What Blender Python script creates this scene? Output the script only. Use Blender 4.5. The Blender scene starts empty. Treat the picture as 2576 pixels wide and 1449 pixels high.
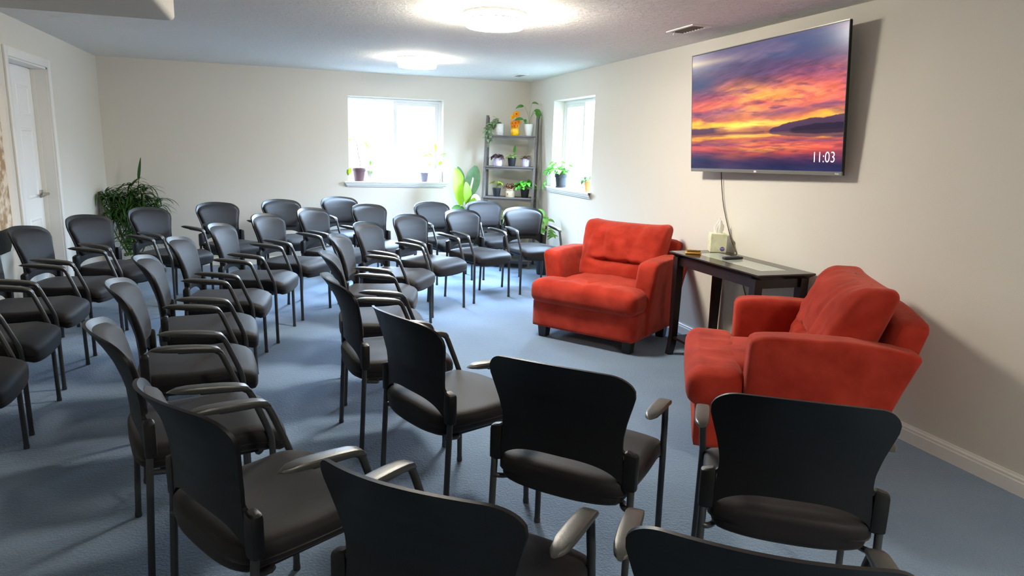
import bpy, bmesh, math, random
import numpy as np
from mathutils import Vector, Matrix, noise
PI = math.pi
S = bpy.context.scene
COL = S.collection
random.seed(7)

# ------------------------------------------------------------------ helpers
def lin(h, a=1.0):
    h = h.lstrip('#'); o = []
    for i in (0, 2, 4):
        c = int(h[i:i+2], 16)/255
        o.append(c/12.92 if c <= .04045 else ((c+.055)/1.055)**2.4)
    return (*o, a)

def obj(name, bm, mat, parent=None, smooth=True, angle=None, loc=None):
    me = bpy.data.meshes.new(name)
    bm.normal_update(); bm.to_mesh(me); bm.free()
    mats = mat if isinstance(mat, (list, tuple)) else [mat]
    for m in mats: me.materials.append(m)
    if smooth:
        for p in me.polygons: p.use_smooth = True
    if angle is not None:
        try: me.set_sharp_from_angle(angle=math.radians(angle))
        except Exception: pass
    o = bpy.data.objects.new(name, me); COL.objects.link(o)
    if parent: o.parent = parent
    if loc: o.location = loc
    return o

def thing(name, label, cat, loc=(0, 0, 0), rz=0, group=None):
    o = bpy.data.objects.new(name, None); COL.objects.link(o)
    o.empty_display_size = .1
    o.location = loc; o.rotation_euler = (0, 0, rz)
    o['label'] = label; o['category'] = cat
    if group: o['group'] = group
    return o

def tag(o, label, cat, group=None):
    o['label'] = label; o['category'] = cat
    if group: o['group'] = group
    return o

def struct(o):
    o['kind'] = 'structure'; return o

def box(bm, x0, x1, y0, y1, z0, z1, mi=0):
    vs = [bm.verts.new((x, y, z)) for x in (x0, x1) for y in (y0, y1) for z in (z0, z1)]
    for f in ((0, 1, 3, 2), (4, 6, 7, 5), (0, 4, 5, 1), (2, 3, 7, 6), (0, 2, 6, 4), (1, 5, 7, 3)):
        bm.faces.new([vs[i] for i in f]).material_index = mi
    return vs

def bevel_box(bm, x0, x1, y0, y1, z0, z1, r=.004, seg=2, M=None):
    vs = box(bm, x0, x1, y0, y1, z0, z1)
    es = list({e for v in vs for e in v.link_edges})
    res = bmesh.ops.bevel(bm, geom=es, offset=r, segments=seg, affect='EDGES', profile=.5)
    if M is not None:
        bmesh.ops.transform(bm, matrix=M, verts=list({v for v in res['verts']} | {v for v in vs if v.is_valid}))

def rbox(bm, c, size, r, n=8, fn=None):
    """rounded box as a dense grid; fn(u,v,w,point)->point deforms (u,v,w in -1..1)"""
    hx, hy, hz = size[0]/2, size[1]/2, size[2]/2
    cache = {}
    def vert(i, j, k):
        if (i, j, k) in cache: return cache[(i, j, k)]
        p = Vector(((i/n*2-1)*hx, (j/n*2-1)*hy, (k/n*2-1)*hz))
        # denser near the rims
        q = Vector([math.copysign(abs(a)**.8*h**.2, a) if h else 0 for a, h in zip(p, (hx, hy, hz))])
        inner = Vector([max(-h+r, min(h-r, a)) for a, h in zip(q, (hx, hy, hz))])
        d = q-inner
        if d.length > 1e-9: q = inner+d.normalized()*min(r, d.length if d.length < r else r)
        u, v, w = q.x/hx, q.y/hy, q.z/hz
        if fn: q = fn(u, v, w, q)
        vv = bm.verts.new(q+Vector(c)); cache[(i, j, k)] = vv; return vv
    for a in range(n):
        for b in range(n):
            for s in (0, n):
                for t in range(3):
                    def ix(p, q_):
                        l = [0, 0, 0]; l[t] = s; l[(t+1) % 3] = p; l[(t+2) % 3] = q_; return vert(*l)
                    f = [ix(a, b), ix(a+1, b), ix(a+1, b+1), ix(a, b+1)]
                    if s == 0: f.reverse()
                    try: bm.faces.new(f)
                    except ValueError: pass

def tube(bm, pts, rad, seg=10, caps=True, sub=0, ell=1.0):
    P = [Vector(p) for p in pts]
    if sub:
        Q = []
        n = len(P)
        for i in range(n-1):
            p0, p1, p2, p3 = P[max(i-1, 0)], P[i], P[i+1], P[min(i+2, n-1)]
            for k in range(sub):
                t = k/sub
                Q.append(.5*((2*p1)+(p2-p0)*t+(2*p0-5*p1+4*p2-p3)*t*t+(3*p1-p0-3*p2+p3)*t**3))
        Q.append(P[-1]); P = Q
    rads = rad if isinstance(rad, (list, tuple)) else [rad]*len(P)
    if len(rads) != len(P):
        m = len(rads); rads = [rads[min(m-1, int(i*(m-1)/(len(P)-1)))]*(1-((i*(m-1)/(len(P)-1)) % 1)) + rads[min(m-1, int(i*(m-1)/(len(P)-1))+1)]*((i*(m-1)/(len(P)-1)) % 1) for i in range(len(P))]
    rings = []; ref = None
    for i, p in enumerate(P):
        t = (P[min(i+1, len(P)-1)]-P[max(i-1, 0)]).normalized()
        if ref is None:
            ref = Vector((1, 0, 0)) if abs(t.x) < .8 else Vector((0, 1, 0))
        a = (ref-t*ref.dot(t)).normalized(); b = t.cross(a); ref = a
        rings.append([bm.verts.new(p+(a*math.cos(2*PI*k/seg)*ell+b*math.sin(2*PI*k/seg))*rads[i]) for k in range(seg)])
    for i in range(len(rings)-1):
        for k in range(seg):
            bm.faces.new((rings[i][k], rings[i][(k+1) % seg], rings[i+1][(k+1) % seg], rings[i+1][k]))
    if caps:
        bm.faces.new(list(reversed(rings[0]))); bm.faces.new(rings[-1])

def lathe(bm, prof, seg=28, c=(0, 0, 0), sq=None):
    rings = []
    for r, z in prof:
        if r < 1e-6: rings.append([bm.verts.new((c[0], c[1], c[2]+z))]); continue
        ring = []
        for k in range(seg):
            a = 2*PI*k/seg; x, y = math.cos(a), math.sin(a)
            if sq:
                m = (abs(x)**sq+abs(y)**sq)**(1/sq); x, y = x/m, y/m
            ring.append(bm.verts.new((c[0]+r*x, c[1]+r*y, c[2]+z)))
        rings.append(ring)
    for a, b in zip(rings, rings[1:]):
        for k in range(seg):
            k2 = (k+1) % seg
            if len(a) == 1 and len(b) == 1: continue
            if len(a) == 1: bm.faces.new((a[0], b[k2], b[k]))
            elif len(b) == 1: bm.faces.new((a[k], a[k2], b[0]))
            else: bm.faces.new((a[k], a[k2], b[k2], b[k]))

def grid_surface(bm, fn, nu, nv):
    """fn(u,v)->point, u,v in 0..1"""
    V = [[bm.verts.new(fn(i/nu, j/nv)) for j in range(nv+1)] for i in range(nu+1)]
    for i in range(nu):
        for j in range(nv):
            bm.faces.new((V[i][j], V[i+1][j], V[i+1][j+1], V[i][j+1]))
    return V

# ------------------------------------------------------------------ materials
def mat(name, base, rough=.6, spec=.5, metal=0, sheen=0, noise_amt=0, noise_scale=8, bump=0, bump_scale=60,
        col2=None, trans=0, sheen_rough=.4, sheen_tint=None, stretch=None):
    m = bpy.data.materials.new(name); m.use_nodes = True
    nt = m.node_tree; b = nt.nodes['Principled BSDF']; L = nt.links
    base = lin(base) if isinstance(base, str) else base
    b.inputs['Base Color'].default_value = base
    b.inputs['Roughness'].default_value = rough
    b.inputs['Specular IOR Level'].default_value = spec
    b.inputs['Metallic'].default_value = metal
    if sheen:
        b.inputs['Sheen Weight'].default_value = sheen
        b.inputs['Sheen Roughness'].default_value = sheen_rough
        if sheen_tint: b.inputs['Sheen Tint'].default_value = sheen_tint
    tc = nt.nodes.new('ShaderNodeTexCoord')
    src = tc.outputs['Object']
    if stretch:
        mp = nt.nodes.new('ShaderNodeMapping'); mp.inputs['Scale'].default_value = stretch
        L.new(src, mp.inputs['Vector']); src = mp.outputs['Vector']
    if noise_amt:
        n = nt.nodes.new('ShaderNodeTexNoise'); n.inputs['Scale'].default_value = noise_scale; n.inputs['Detail'].default_value = 4
        L.new(src, n.inputs['Vector'])
        r = nt.nodes.new('ShaderNodeMapRange'); r.inputs[1].default_value = .3; r.inputs[2].default_value = .7
        L.new(n.outputs['Fac'], r.inputs[0])
        mx = nt.nodes.new('ShaderNodeMix'); mx.data_type = 'RGBA'
        c2 = lin(col2) if isinstance(col2, str) else (col2 or tuple(c*(1-noise_amt) for c in base[:3])+(1,))
        mx.inputs[6].default_value = base; mx.inputs[7].default_value = c2
        L.new(r.outputs[0], mx.inputs[0]); L.new(mx.outputs[2], b.inputs['Base Color'])
    if bump:
        n2 = nt.nodes.new('ShaderNodeTexNoise'); n2.inputs['Scale'].default_value = bump_scale; n2.inputs['Detail'].default_value = 3
        L.new(src, n2.inputs['Vector'])
        bp = nt.nodes.new('ShaderNodeBump'); bp.inputs['Strength'].default_value = bump; bp.inputs['Distance'].default_value = .01
        L.new(n2.outputs['Fac'], bp.inputs['Height']); L.new(bp.outputs[0], b.inputs['Normal'])
    if trans:
        # thin leaf: part of the light passes through
        out = nt.nodes['Material Output']
        tr = nt.nodes.new('ShaderNodeBsdfTranslucent')
        ms = nt.nodes.new('ShaderNodeMixShader'); ms.inputs[0].default_value = trans
        tr.inputs['Color'].default_value = base
        if noise_amt: L.new(mx.outputs[2], tr.inputs['Color'])
        L.new(b.outputs[0], ms.inputs[1]); L.new(tr.outputs[0], ms.inputs[2]); L.new(ms.outputs[0], out.inputs['Surface'])
    return m

def emis(name, colr, strength):
    m = bpy.data.materials.new(name); m.use_nodes = True
    b = m.node_tree.nodes['Principled BSDF']
    b.inputs['Base Color'].default_value = (.8, .8, .8, 1)
    b.inputs['Emission Color'].default_value = colr; b.inputs['Emission Strength'].default_value = strength
    return m

WALL = mat('wall paint', '#dbd6cb', .75, .25, bump=.06, bump_scale=180)
WHITE = mat('white trim paint', '#eceae4', .4, .4)
DOORW = mat('white door paint', '#f1f0ec', .38, .4)
VINYL = mat('white vinyl', '#e2e3e2', .35, .4)

def ceiling_mat():
    m = mat('knockdown ceiling', '#efece6', .85, .2)
    nt = m.node_tree; L = nt.links; b = nt.nodes['Principled BSDF']
    tc = nt.nodes.new('ShaderNodeTexCoord')
    n1 = nt.nodes.new('ShaderNodeTexNoise'); n1.inputs['Scale'].default_value = 22; n1.inputs['Detail'].default_value = 5; n1.inputs['Roughness'].default_value = .62
    n1.inputs['Distortion'].default_value = .8
    L.new(tc.outputs['Object'], n1.inputs['Vector'])
    cr = nt.nodes.new('ShaderNodeMapRange'); cr.interpolation_type = 'SMOOTHSTEP'
    cr.inputs[1].default_value = .47; cr.inputs[2].default_value = .56
    L.new(n1.outputs['Fac'], cr.inputs[0])
    bp = nt.nodes.new('ShaderNodeBump'); bp.inputs['Strength'].default_value = .8; bp.inputs['Distance'].default_value = .0045
    L.new(cr.outputs[0], bp.inputs['Height']); L.new(bp.outputs[0], b.inputs['Normal'])
    return m
CEIL = ceiling_mat()

def carpet_mat():
    m = mat('blue carpet', '#6f86a8', .95, .1, sheen=.25, sheen_rough=.6)
    nt = m.node_tree; L = nt.links; b = nt.nodes['Principled BSDF']
    tc = nt.nodes.new('ShaderNodeTexCoord')
    def nz(scale, det=3):
        n = nt.nodes.new('ShaderNodeTexNoise'); n.inputs['Scale'].default_value = scale; n.inputs['Detail'].default_value = det
        L.new(tc.outputs['Object'], n.inputs['Vector']); return n
    big = nz(1.6, 5); fine = nz(260, 2)
    vo = nt.nodes.new('ShaderNodeTexVoronoi'); vo.inputs['Scale'].default_value = 95
    L.new(tc.outputs['Object'], vo.inputs['Vector'])
    a = nt.nodes.new('ShaderNodeMix'); a.data_type = 'RGBA'
    a.inputs[6].default_value = CARPET_A; a.inputs[7].default_value = CARPET_B
    r = nt.nodes.new('ShaderNodeMapRange'); r.inputs[1].default_value = .35; r.inputs[2].default_value = .65
    L.new(big.outputs['Fac'], r.inputs[0]); L.new(r.outputs[0], a.inputs[0])
    r2 = nt.nodes.new('ShaderNodeMapRange'); r2.inputs[1].default_value = .3; r2.inputs[2].default_value = .7
    r2.inputs[3].default_value = .72; r2.inputs[4].default_value = 1.15
    L.new(fine.outputs['Fac'], r2.inputs[0])
    mu = nt.nodes.new('ShaderNodeMix'); mu.data_type = 'RGBA'; mu.blend_type = 'MULTIPLY'; mu.inputs[0].default_value = 1
    L.new(a.outputs[2], mu.inputs[6]); L.new(r2.outputs[0], mu.inputs[7])
    L.new(mu.outputs[2], b.inputs['Base Color'])
    bp = nt.nodes.new('ShaderNodeBump'); bp.inputs['Strength'].default_value = .7; bp.inputs['Distance'].default_value = .004
    L.new(vo.outputs['Distance'], bp.inputs['Height']); L.new(bp.outputs[0], b.inputs['Normal'])
    return m
CARPET_A, CARPET_B = lin('#6f879f'), lin('#667d98')
CARPET = carpet_mat()

def glass_mat():
    m = bpy.data.materials.new('window glass'); m.use_nodes = True
    nt = m.node_tree; nt.nodes.remove(nt.nodes['Principled BSDF'])
    out = nt.nodes['Material Output']
    t = nt.nodes.new('ShaderNodeBsdfTransparent'); t.inputs[0].default_value = (.97, .98, .98, 1)
    g = nt.nodes.new('ShaderNodeBsdfGlossy'); g.inputs['Roughness'].default_value = .02
    lw = nt.nodes.new('ShaderNodeLayerWeight'); pw = nt.nodes.new('ShaderNodeMath'); pw.operation = 'POWER'; pw.inputs[1].default_value = 5
    f = nt.nodes.new('ShaderNodeMath'); f.operation = 'MULTIPLY_ADD'; f.inputs[1].default_value = .9; f.inputs[2].default_value = .03
    nt.links.new(lw.outputs['Facing'], pw.inputs[0]); nt.links.new(pw.outputs[0], f.inputs[0])
    mx = nt.nodes.new('ShaderNodeMixShader')
    nt.links.new(f.outputs[0], mx.inputs[0]); nt.links.new(t.outputs[0], mx.inputs[1]); nt.links.new(g.outputs[0], mx.inputs[2])
    nt.links.new(mx.outputs[0], out.inputs[0]); return m
GLASS = glass_mat()

PLASTIC = mat('black plastic', (.005, .005, .0055, 1), .42, .35, bump=.05, bump_scale=500)
PADPL = mat('black armrest plastic', (.04, .04, .037, 1), .36, .8, bump=.08, bump_scale=400)
FABRIC = mat('charcoal seat fabric', (.0125, .0110, .0120, 1), .60, .23, sheen=.10, sheen_rough=.35, bump=.15, bump_scale=700, sheen_tint=(1, .95, .92, 1))
STEEL = mat('dark grey painted steel', (.045, .047, .050, 1), .36, .5, metal=.35)
SUEDE = mat('rust red suede', '#ae392b', .9, .08, sheen=.25, sheen_rough=.5, sheen_tint=(1, .45, .35, 1), noise_amt=.3, noise_scale=7, col2='#8c2418', bump=.3, bump_scale=16)
DARKWOOD = mat('espresso stained wood', '#1d1313', .35, .5, noise_amt=.4, noise_scale=6, stretch=(1, 8, 8))
TABLETOP = mat('espresso tabletop', '#2b1e1b', .16, .5, noise_amt=.3, noise_scale=6, stretch=(8, 1, 1))
GREYWOOD = mat('grey stained wood', '#67625f', .6, .3, noise_amt=.25, noise_scale=7, stretch=(1, 6, 6))
SOIL = mat('potting soil', '#3a2a20', .95, .1, noise_amt=.5, noise_scale=60)
NICKEL = mat('brushed nickel', '#b8b2a8', .3, .5, metal=1)
BLACKPOT = mat('black plastic pot', '#24262b', .5, .4)
WHITEPOT = mat('white glazed ceramic', '#eceae5', .25, .5)
LAVPOT = mat('lavender ceramic', '#c9c0e4', .3, .5)

# ------------------------------------------------------------------ room
XL, XR, YB, YF, CH = -1.88, 3.108, 8.762, -3.2, 2.32
WT = .22
def wall(name, plane, const, thick, a0, a1, z0, z1, holes=()):
    """box wall with rectangular holes (a-range, z-range)"""
    bm = bmesh.new()
    As = sorted({a0, a1, *[h[0] for h in holes], *[h[1] for h in holes]})
    Zs = sorted({z0, z1, *[h[2] for h in holes], *[h[3] for h in holes]})
    c0, c1 = sorted((const, const+thick))
    def inside(a, z):
        if a < a0 or a > a1 or z < z0 or z > z1: return False
        return not any(h[0] < a < h[1] and h[2] < z < h[3] for h in holes)
    def quad(p):
        bm.faces.new([bm.verts.new(q if plane == 'y' else (q[1], q[0], q[2])) for q in p])
    n = len(As); mids = lambda l: [(l[i]+l[i+1])/2 for i in range(len(l)-1)]
    am, zm = mids(As), mids(Zs)
    for i, a in enumerate(am):
        for j, z in enumerate(zm):
            if not inside(a, z): continue
            l, r, b, t = As[i], As[i+1], Zs[j], Zs[j+1]
            for c in (c0, c1): quad([(l, c, b), (r, c, b), (r, c, t), (l, c, t)])
            if i == 0 or not inside(am[i-1], z): quad([(l, c0, b), (l, c1, b), (l, c1, t), (l, c0, t)])
            if i == len(am)-1 or not inside(am[i+1], z): quad([(r, c0, b), (r, c1, b), (r, c1, t), (r, c0, t)])
            if j == 0 or not inside(a, zm[j-1]): quad([(l, c0, b), (r, c0, b), (r, c1, b), (l, c1, b)])
            if j == len(zm)-1 or not inside(a, zm[j+1]): quad([(l, c0, t), (r, c0, t), (r, c1, t), (l, c1, t)])
    bmesh.ops.remove_doubles(bm, verts=bm.verts, dist=1e-5)
    bmesh.ops.recalc_face_normals(bm, faces=bm.faces)
    return struct(obj(name, bm, WALL, smooth=False))
W1 = (.772, 1.965, 1.008, 2.043)      # window in the back wall: x range, z range
W2 = (6.71, 7.87, 1.022, 2.045)       # window in the right wall: y range, z range
D1 = (6.09, 7.01, 0, 2.03)            # doorway in the left wall
wall('wall_back', 'y', YB, WT, XL-WT, XR+WT, 0, CH, [W1])
wall('wall_right', 'x', XR, WT, YF, YB, 0, CH, [W2])
wall('wall_left', 'x', XL, -WT, YF, YB, 0, CH, [D1])
wall('wall_front', 'y', YF, -WT, XL-WT, XR+WT, 0, CH)
bm = bmesh.new(); box(bm, XL-WT, XR+WT, YF-WT, YB+WT, -.1, 0); struct(obj('floor', bm, CARPET, smooth=False))
bm = bmesh.new(); box(bm, XL-WT, XR+WT, YF-WT, YB+WT, CH, CH+.1); struct(obj('ceiling', bm, CEIL, smooth=False))
# dropped soffit at the upper left, with rounded drywall corners
bm = bmesh.new(); bevel_box(bm, XL-.1, -.449, YF-.1, 3.685, 2.0, CH+.05, .022, 4)
struct(obj('trim_1', bm, WALL, smooth=True, angle=40))
# closet space behind the door so the opening is never empty
bm = bmesh.new()
box(bm, XL-WT-.62, XL-WT-.6, 5.9, 7.2, 0, CH)
struct(obj('wall_closet', bm, WALL, smooth=False))

def baseboard(name, pts, nrm):
    prof = [(0, 0), (.014, 0), (.014, .062), (.011, .068), (.011, .078), (.006, .086), (.004, .094), (0, .094)]
    bm = bmesh.new(); rows = []
    for p in pts:
        rows.append([bm.verts.new((p[0]+nrm[0]*d, p[1]+nrm[1]*d, z)) for d, z in prof])
    for k in range(len(prof)-1): bm.faces.new((rows[0][k], rows[0][k+1], rows[1][k+1], rows[1][k]))
    bm.faces.new(rows[0]); bm.faces.new(rows[1])
    bmesh.ops.recalc_face_normals(bm, faces=bm.faces)
    return struct(obj(name, bm, WHITE, smooth=False))
baseboard('baseboard_back', [(XL, YB), (XR, YB)], (0, -1))
baseboard('baseboard_right', [(XR, YF), (XR, YB)], (-1, 0))
baseboard('baseboard_left', [(XL, 7.075), (XL, YB)], (1, 0))
baseboard('baseboard_left_near', [(XL, YF), (XL, 6.024)], (1, 0))

# ---- windows
def window(name, plane, c, a0, a1, z0, z1, sgn, stub):
    """sliding vinyl window at depth .2 in its recess; plane 'y' (back wall) or 'x' (right wall)"""
    root = bpy.data.objects.new(name, None); COL.objects.link(root); struct(root)
    def T(bm):
        if plane == 'x':
            for v in bm.verts: v.co = Vector((v.co.y, v.co.x, v.co.z))
            bmesh.ops.reverse_faces(bm, faces=bm.faces)
    d0 = c+.135; fw = .042
    def frame(bm, l, r, b, t, y0, y1, w):
        box(bm, l, l+w, y0, y1, b, t); box(bm, r-w, r, y0, y1, b, t)
        box(bm, l+w, r-w, y0, y1, b, b+w); box(bm, l+w, r-w, y0, y1, t-w, t)
    bm = bmesh.new(); frame(bm, a0, a1, z0, z1, d0, d0+.07, fw); T(bm)
    obj('window_frame', bm, VINYL, root, False)
    mid = (a0+a1)/2
    bm = bmesh.new(); frame(bm, mid-.015, a1-fw, z0+fw, z1-fw, d0+.012, d0+.037, .04); T(bm)
    s = obj('sliding_sash', bm, VINYL, root, False)
    bm = bmesh.new(); box(bm, a0+fw, mid+.02, d0+.045, d0+.049, z0+fw, z1-fw); T(bm); obj('glass_pane', bm, GLASS, root, False)
    bm = bmesh.new(); box(bm, mid+.02, a1-fw-.035, d0+.02, d0+.024, z0+fw+.035, z1-fw-.035); T(bm); obj('glass_pane', bm, GLASS, s, False)
    bm = bmesh.new(); box(bm, mid-.012, mid+.02, d0+.038, d0+.06, z0+fw, z1-fw); T(bm); obj('mullion', bm, VINYL, root, False)
    # stool and apron: moulded sill projecting into the room, mitred at both ends
    bm = bmesh.new()
    prof = [(.058, 0), (.060, -.012), (.052, -.017), (.050, -.026), (.040, -.033), (.036, -.046), (.024, -.052), (.018, -.066), (0, -.066)]
    rows = []
    for e, s_ in ((a0, -1), (a1, 1)):
        rows.append([bm.verts.new((e+s_*(d*.9+.004), c-d, z0+.008+z)) for d, z in prof])
    for k in range(len(prof)-1): bm.faces.new((rows[0][k], rows[0][k+1], rows[1][k+1], rows[1][k]))
    for r in rows: bm.faces.new(r)
    tp = [bm.verts.new(p) for p in ((a0-.056, c-.058, z0+.008), (a1+.056, c-.058, z0+.008), (a1+.004, c, z0+.008), (a0-.004, c, z0+.008))]
    bm.faces.new(tp)
    box(bm, a0+.001, a1-.001, c-.001, d0, z0+.0, z0+.008)
    bmesh.ops.recalc_face_normals(bm, faces=bm.faces); T(bm)
    obj('window_sill', bm, WHITE, root, False)
    # white painted drywall return
    bm = bmesh.new()
    box(bm, a0, a0+.004, c+.002, d0, z0+.008, z1-.004); box(bm, a1-.004, a1, c+.002, d0, z0+.008, z1-.004); box(bm, a0, a1, c+.002, d0, z1-.004, z1)
    T(bm); obj('reveal_lining', bm, WALL, root, False)
window('window_1', 'y', YB, *W1, 1, 0)
window('window_2', 'x', XR, *W2, 1, 0)

# ---- six panel door, closed at the far face of the left wall
root = bpy.data.objects.new('door_1', None); COL.objects.link(root); struct(root)
dx = XL-.115
bm = bmesh.new()
y0, y1, z0, z1 = D1[0]+.02, D1[1]-.02, .012, D1[3]-.02
bevel_box(bm, dx-.035, dx, y0, y1, z0, z1, .002, 1)
W = y1-y0
obj('door_leaf', bm, DOORW, root, True, 30)
bm = bmesh.new()
def panel(bm, a, b, lo, hi):
    # moulded raised panel: ring groove then raised field
    st = [(0, 0), (.008, .005), (.018, .006), (.03, -.001), (.05, .004)]
    rings = [[bm.verts.new((dx+d, yy, zz)) for yy, zz in ((a+i, lo+i), (b-i, lo+i), (b-i, hi-i), (a+i, hi-i))] for i, d in st]
    for p, q in zip(rings, rings[1:]):
        for k in range(4): bm.faces.new((p[k], p[(k+1) % 4], q[(k+1) % 4], q[k]))
    bm.faces.new(rings[-1])
for a, b in ((y0+.11, y0+W/2-.045), (y0+W/2+.045, y1-.11)):
    for lo, hi in ((.22, .78), (.94, 1.52), (1.62, 1.86)): panel(bm, a, b, lo, hi)
bmesh.ops.recalc_face_normals(bm, faces=bm.faces)
obj('raised_panels', bm, DOORW, root, True, 30)
bm = bmesh.new()
for a, b, lo, hi in ((D1[0]-.066, D1[0]+.004, 0, D1[3]+.066), (D1[1]-.004, D1[1]+.066, 0, D1[3]+.066), (D1[0]+.004, D1[1]-.004, D1[3]-.004, D1[3]+.066)):
    bevel_box(bm, XL-.002, XL+.016, a, b, lo, hi, .006, 2)
obj('casing', bm, WHITE, root, True, 40)
bm = bmesh.new()
box(bm, XL-.21, XL, D1[0], D1[0]+.018, 0, D1[3]); box(bm, XL-.21, XL, D1[1]-.018, D1[1], 0, D1[3]); box(bm, XL-.21, XL, D1[0], D1[1], D1[3]-.018, D1[3])
box(bm, dx+.001, dx+.03, D1[1]-.03, D1[1]-.018, 0, D1[3]-.018)
obj('door_jamb', bm, WHITE, root, False)
bm = bmesh.new(); bevel_box(bm, dx, dx+.01, 6.90, 6.96, .935, 1.0, .003, 2)
ro = obj('lever_handle', bm, NICKEL, root, True, 40); 
bm = bmesh.new()
tube(bm, [(dx+.008, 6.93, .967), (dx+.055, 6.93, .967)], .011, 12)
bevel_box(bm, dx+.045, dx+.063, 6.81, 6.945, .957, .977, .004, 2)
obj('lever', bm, NICKEL, ro, True, 40)

# canvas on the left wall beside the door
def canvas_mat():
    m = mat('printed canvas', '#e9ddc9', .8, .2)
    nt = m.node_tree; L = nt.links; b = nt.nodes['Principled BSDF']
    tc = nt.nodes.new('ShaderNodeTexCoord')
    n = nt.nodes.new('ShaderNodeTexNoise'); n.inputs['Scale'].default_value = 14; n.inputs['Detail'].default_value = 5
    L.new(tc.outputs['Object'], n.inputs['Vector'])
    r = nt.nodes.new('ShaderNodeValToRGB')
    r.color_ramp.elements[0].position = .42; r.color_ramp.elements[0].color = lin('#a98d6c')
    r.color_ramp.elements[1].position = .6; r.color_ramp.elements[1].color = lin('#e6d7c0')
    L.new(n.outputs['Fac'], r.inputs[0]); L.new(r.outputs[0], b.inputs['Base Color']); return m
art = thing('wall_art', 'tall cream and tan print with a dark base on the left wall beside the door', 'picture', (XL, 5.35, .65))
bm = bmesh.new(); bevel_box(bm, .0, .03, -.52, .522, .0, 1.15, .004, 2); obj('canvas', bm, mat('cream canvas', '#e8dccb', .8, .2), art, True, 40)
bm = bmesh.new(); box(bm, .03, .032, -.40, .40, .16, 1.03); obj('leaf_print', bm, canvas_mat(), art, False)
bm = bmesh.new()
pts = [(-.40, .0), (.30, .0), (.335, .03), (.34, .06), (.365, .10), (.36, .13), (.395, .155), (.34, .165), (.2, .16), (0, .17), (-.2, .165), (-.40, .17)]
f = [bm.verts.new((.0325, a, z+.004)) for a, z in pts]; f2 = [bm.verts.new((.030, a, z+.004)) for a, z in pts]
bm.faces.new(f); bm.faces.new(list(reversed(f2)))
for i in range(len(f)): bm.faces.new((f[i], f2[i], f2[(i+1) % len(f)], f[(i+1) % len(f)]))
obj('dark_base', bm, mat('dark brown print', '#2f2a1c', .8, .2, noise_amt=.5, noise_scale=30), art, False)

# ------------------------------------------------------------------ ceiling lights and vents
DIFF = emis('lit diffuser', (1, .93, .80, 1), 92)
DIFF1 = emis('warm diffuser', (1, .93, .80, 1), 34)
DIFF_FILL = emis('added fill diffuser', (1, .93, .80, 1), 85)  # glow of the added fill lamp only
RING = emis('lit upper ring', (1, .93, .80, 1), 115)
def ceiling_light(x, y, label, dm=None):
    t = thing('ceiling_light', label, 'ceiling light', (x, y, CH), 0, 'round flush-mount ceiling lights')
    bm = bmesh.new(); lathe(bm, [(0, 0), (.205, 0), (.205, -.012), (.198, -.016), (0, -.016)], 48); obj('mounting_plate', bm, WHITE, t, True, 30)
    bm = bmesh.new(); lathe(bm, [(.2, -.016), (.2, -.052)], 48); obj('glowing_ring', bm, RING if dm is None else dm, t, True, 35)
    bm = bmesh.new(); lathe(bm, [(.2, -.052), (.196, -.054), (.188, -.054), (.188, -.083), (.182, -.09), (.0, -.093)], 48); obj('diffuser', bm, dm or DIFF, t, True, 35)
    bm = bmesh.new(); lathe(bm, [(.2005, -.046), (.203, -.046), (.203, -.052), (.19, -.0545), (.19, -.05)], 48); obj('trim_band', bm, VINYL, t, True, 35)
ceiling_light(1.335, 4.474, 'lit round ceiling light nearer the camera, larger of the two')
ceiling_light(1.75, -.9, 'added round fill lamp behind the camera, out of view', DIFF_FILL)  # added unseen fill lamp, brightens the near right wall and foreground carpet
ceiling_light(1.307, 7.04, 'lit round ceiling light farther away near the back window', DIFF1)

VENTD = mat('dark duct', '#3b3733', .8, .2)
def vent(x, y, lx, ly, label):
    t = thing('ceiling_vent', label, 'vent', (x, y, CH), 0, 'ceiling air vents')
    bm = bmesh.new()
    for a in ((-lx, lx, -ly, -ly+.022), (-lx, lx, ly-.022, ly), (-lx, -lx+.022, -ly+.022, ly-.022), (lx-.022, lx, -ly+.022, ly-.022)):
        box(bm, a[0], a[1], a[2], a[3], -.007, 0)
    obj('vent_frame', bm, WHITE, t, False)
    bm = bmesh.new(); box(bm, -lx+.022, lx-.022, -ly+.022, ly-.022, -.0015, 0); obj('duct_opening', bm, VENTD, t, False)
    bm = bmesh.new()
    n = 9
    for i in range(n):
        yy = -ly+.03+(2*ly-.06)*i/(n-1)
        vs = box(bm, -lx+.022, lx-.022, yy-.0015, yy+.0015, -.007, .0)
        for v in vs:
            if v.co.z < -.003: v.co.y += .006
    obj('louver_blades', bm, mat('grey vent blades', '#8d8880', .6, .3), t, False)
    bm = bmesh.new(); tube(bm, [(-lx+.04, ly-.05, -.004), (-lx+.03, ly-.05, -.03)], .003, 8); obj('damper_lever', bm, WHITE, t)
vent(2.715, 4.39, .075, .17, 'white rectangular air vent in the ceiling above and left of the television')
vent(2.70, 7.97, .065, .14, 'small white air vent in the ceiling near the back right corner')

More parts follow.
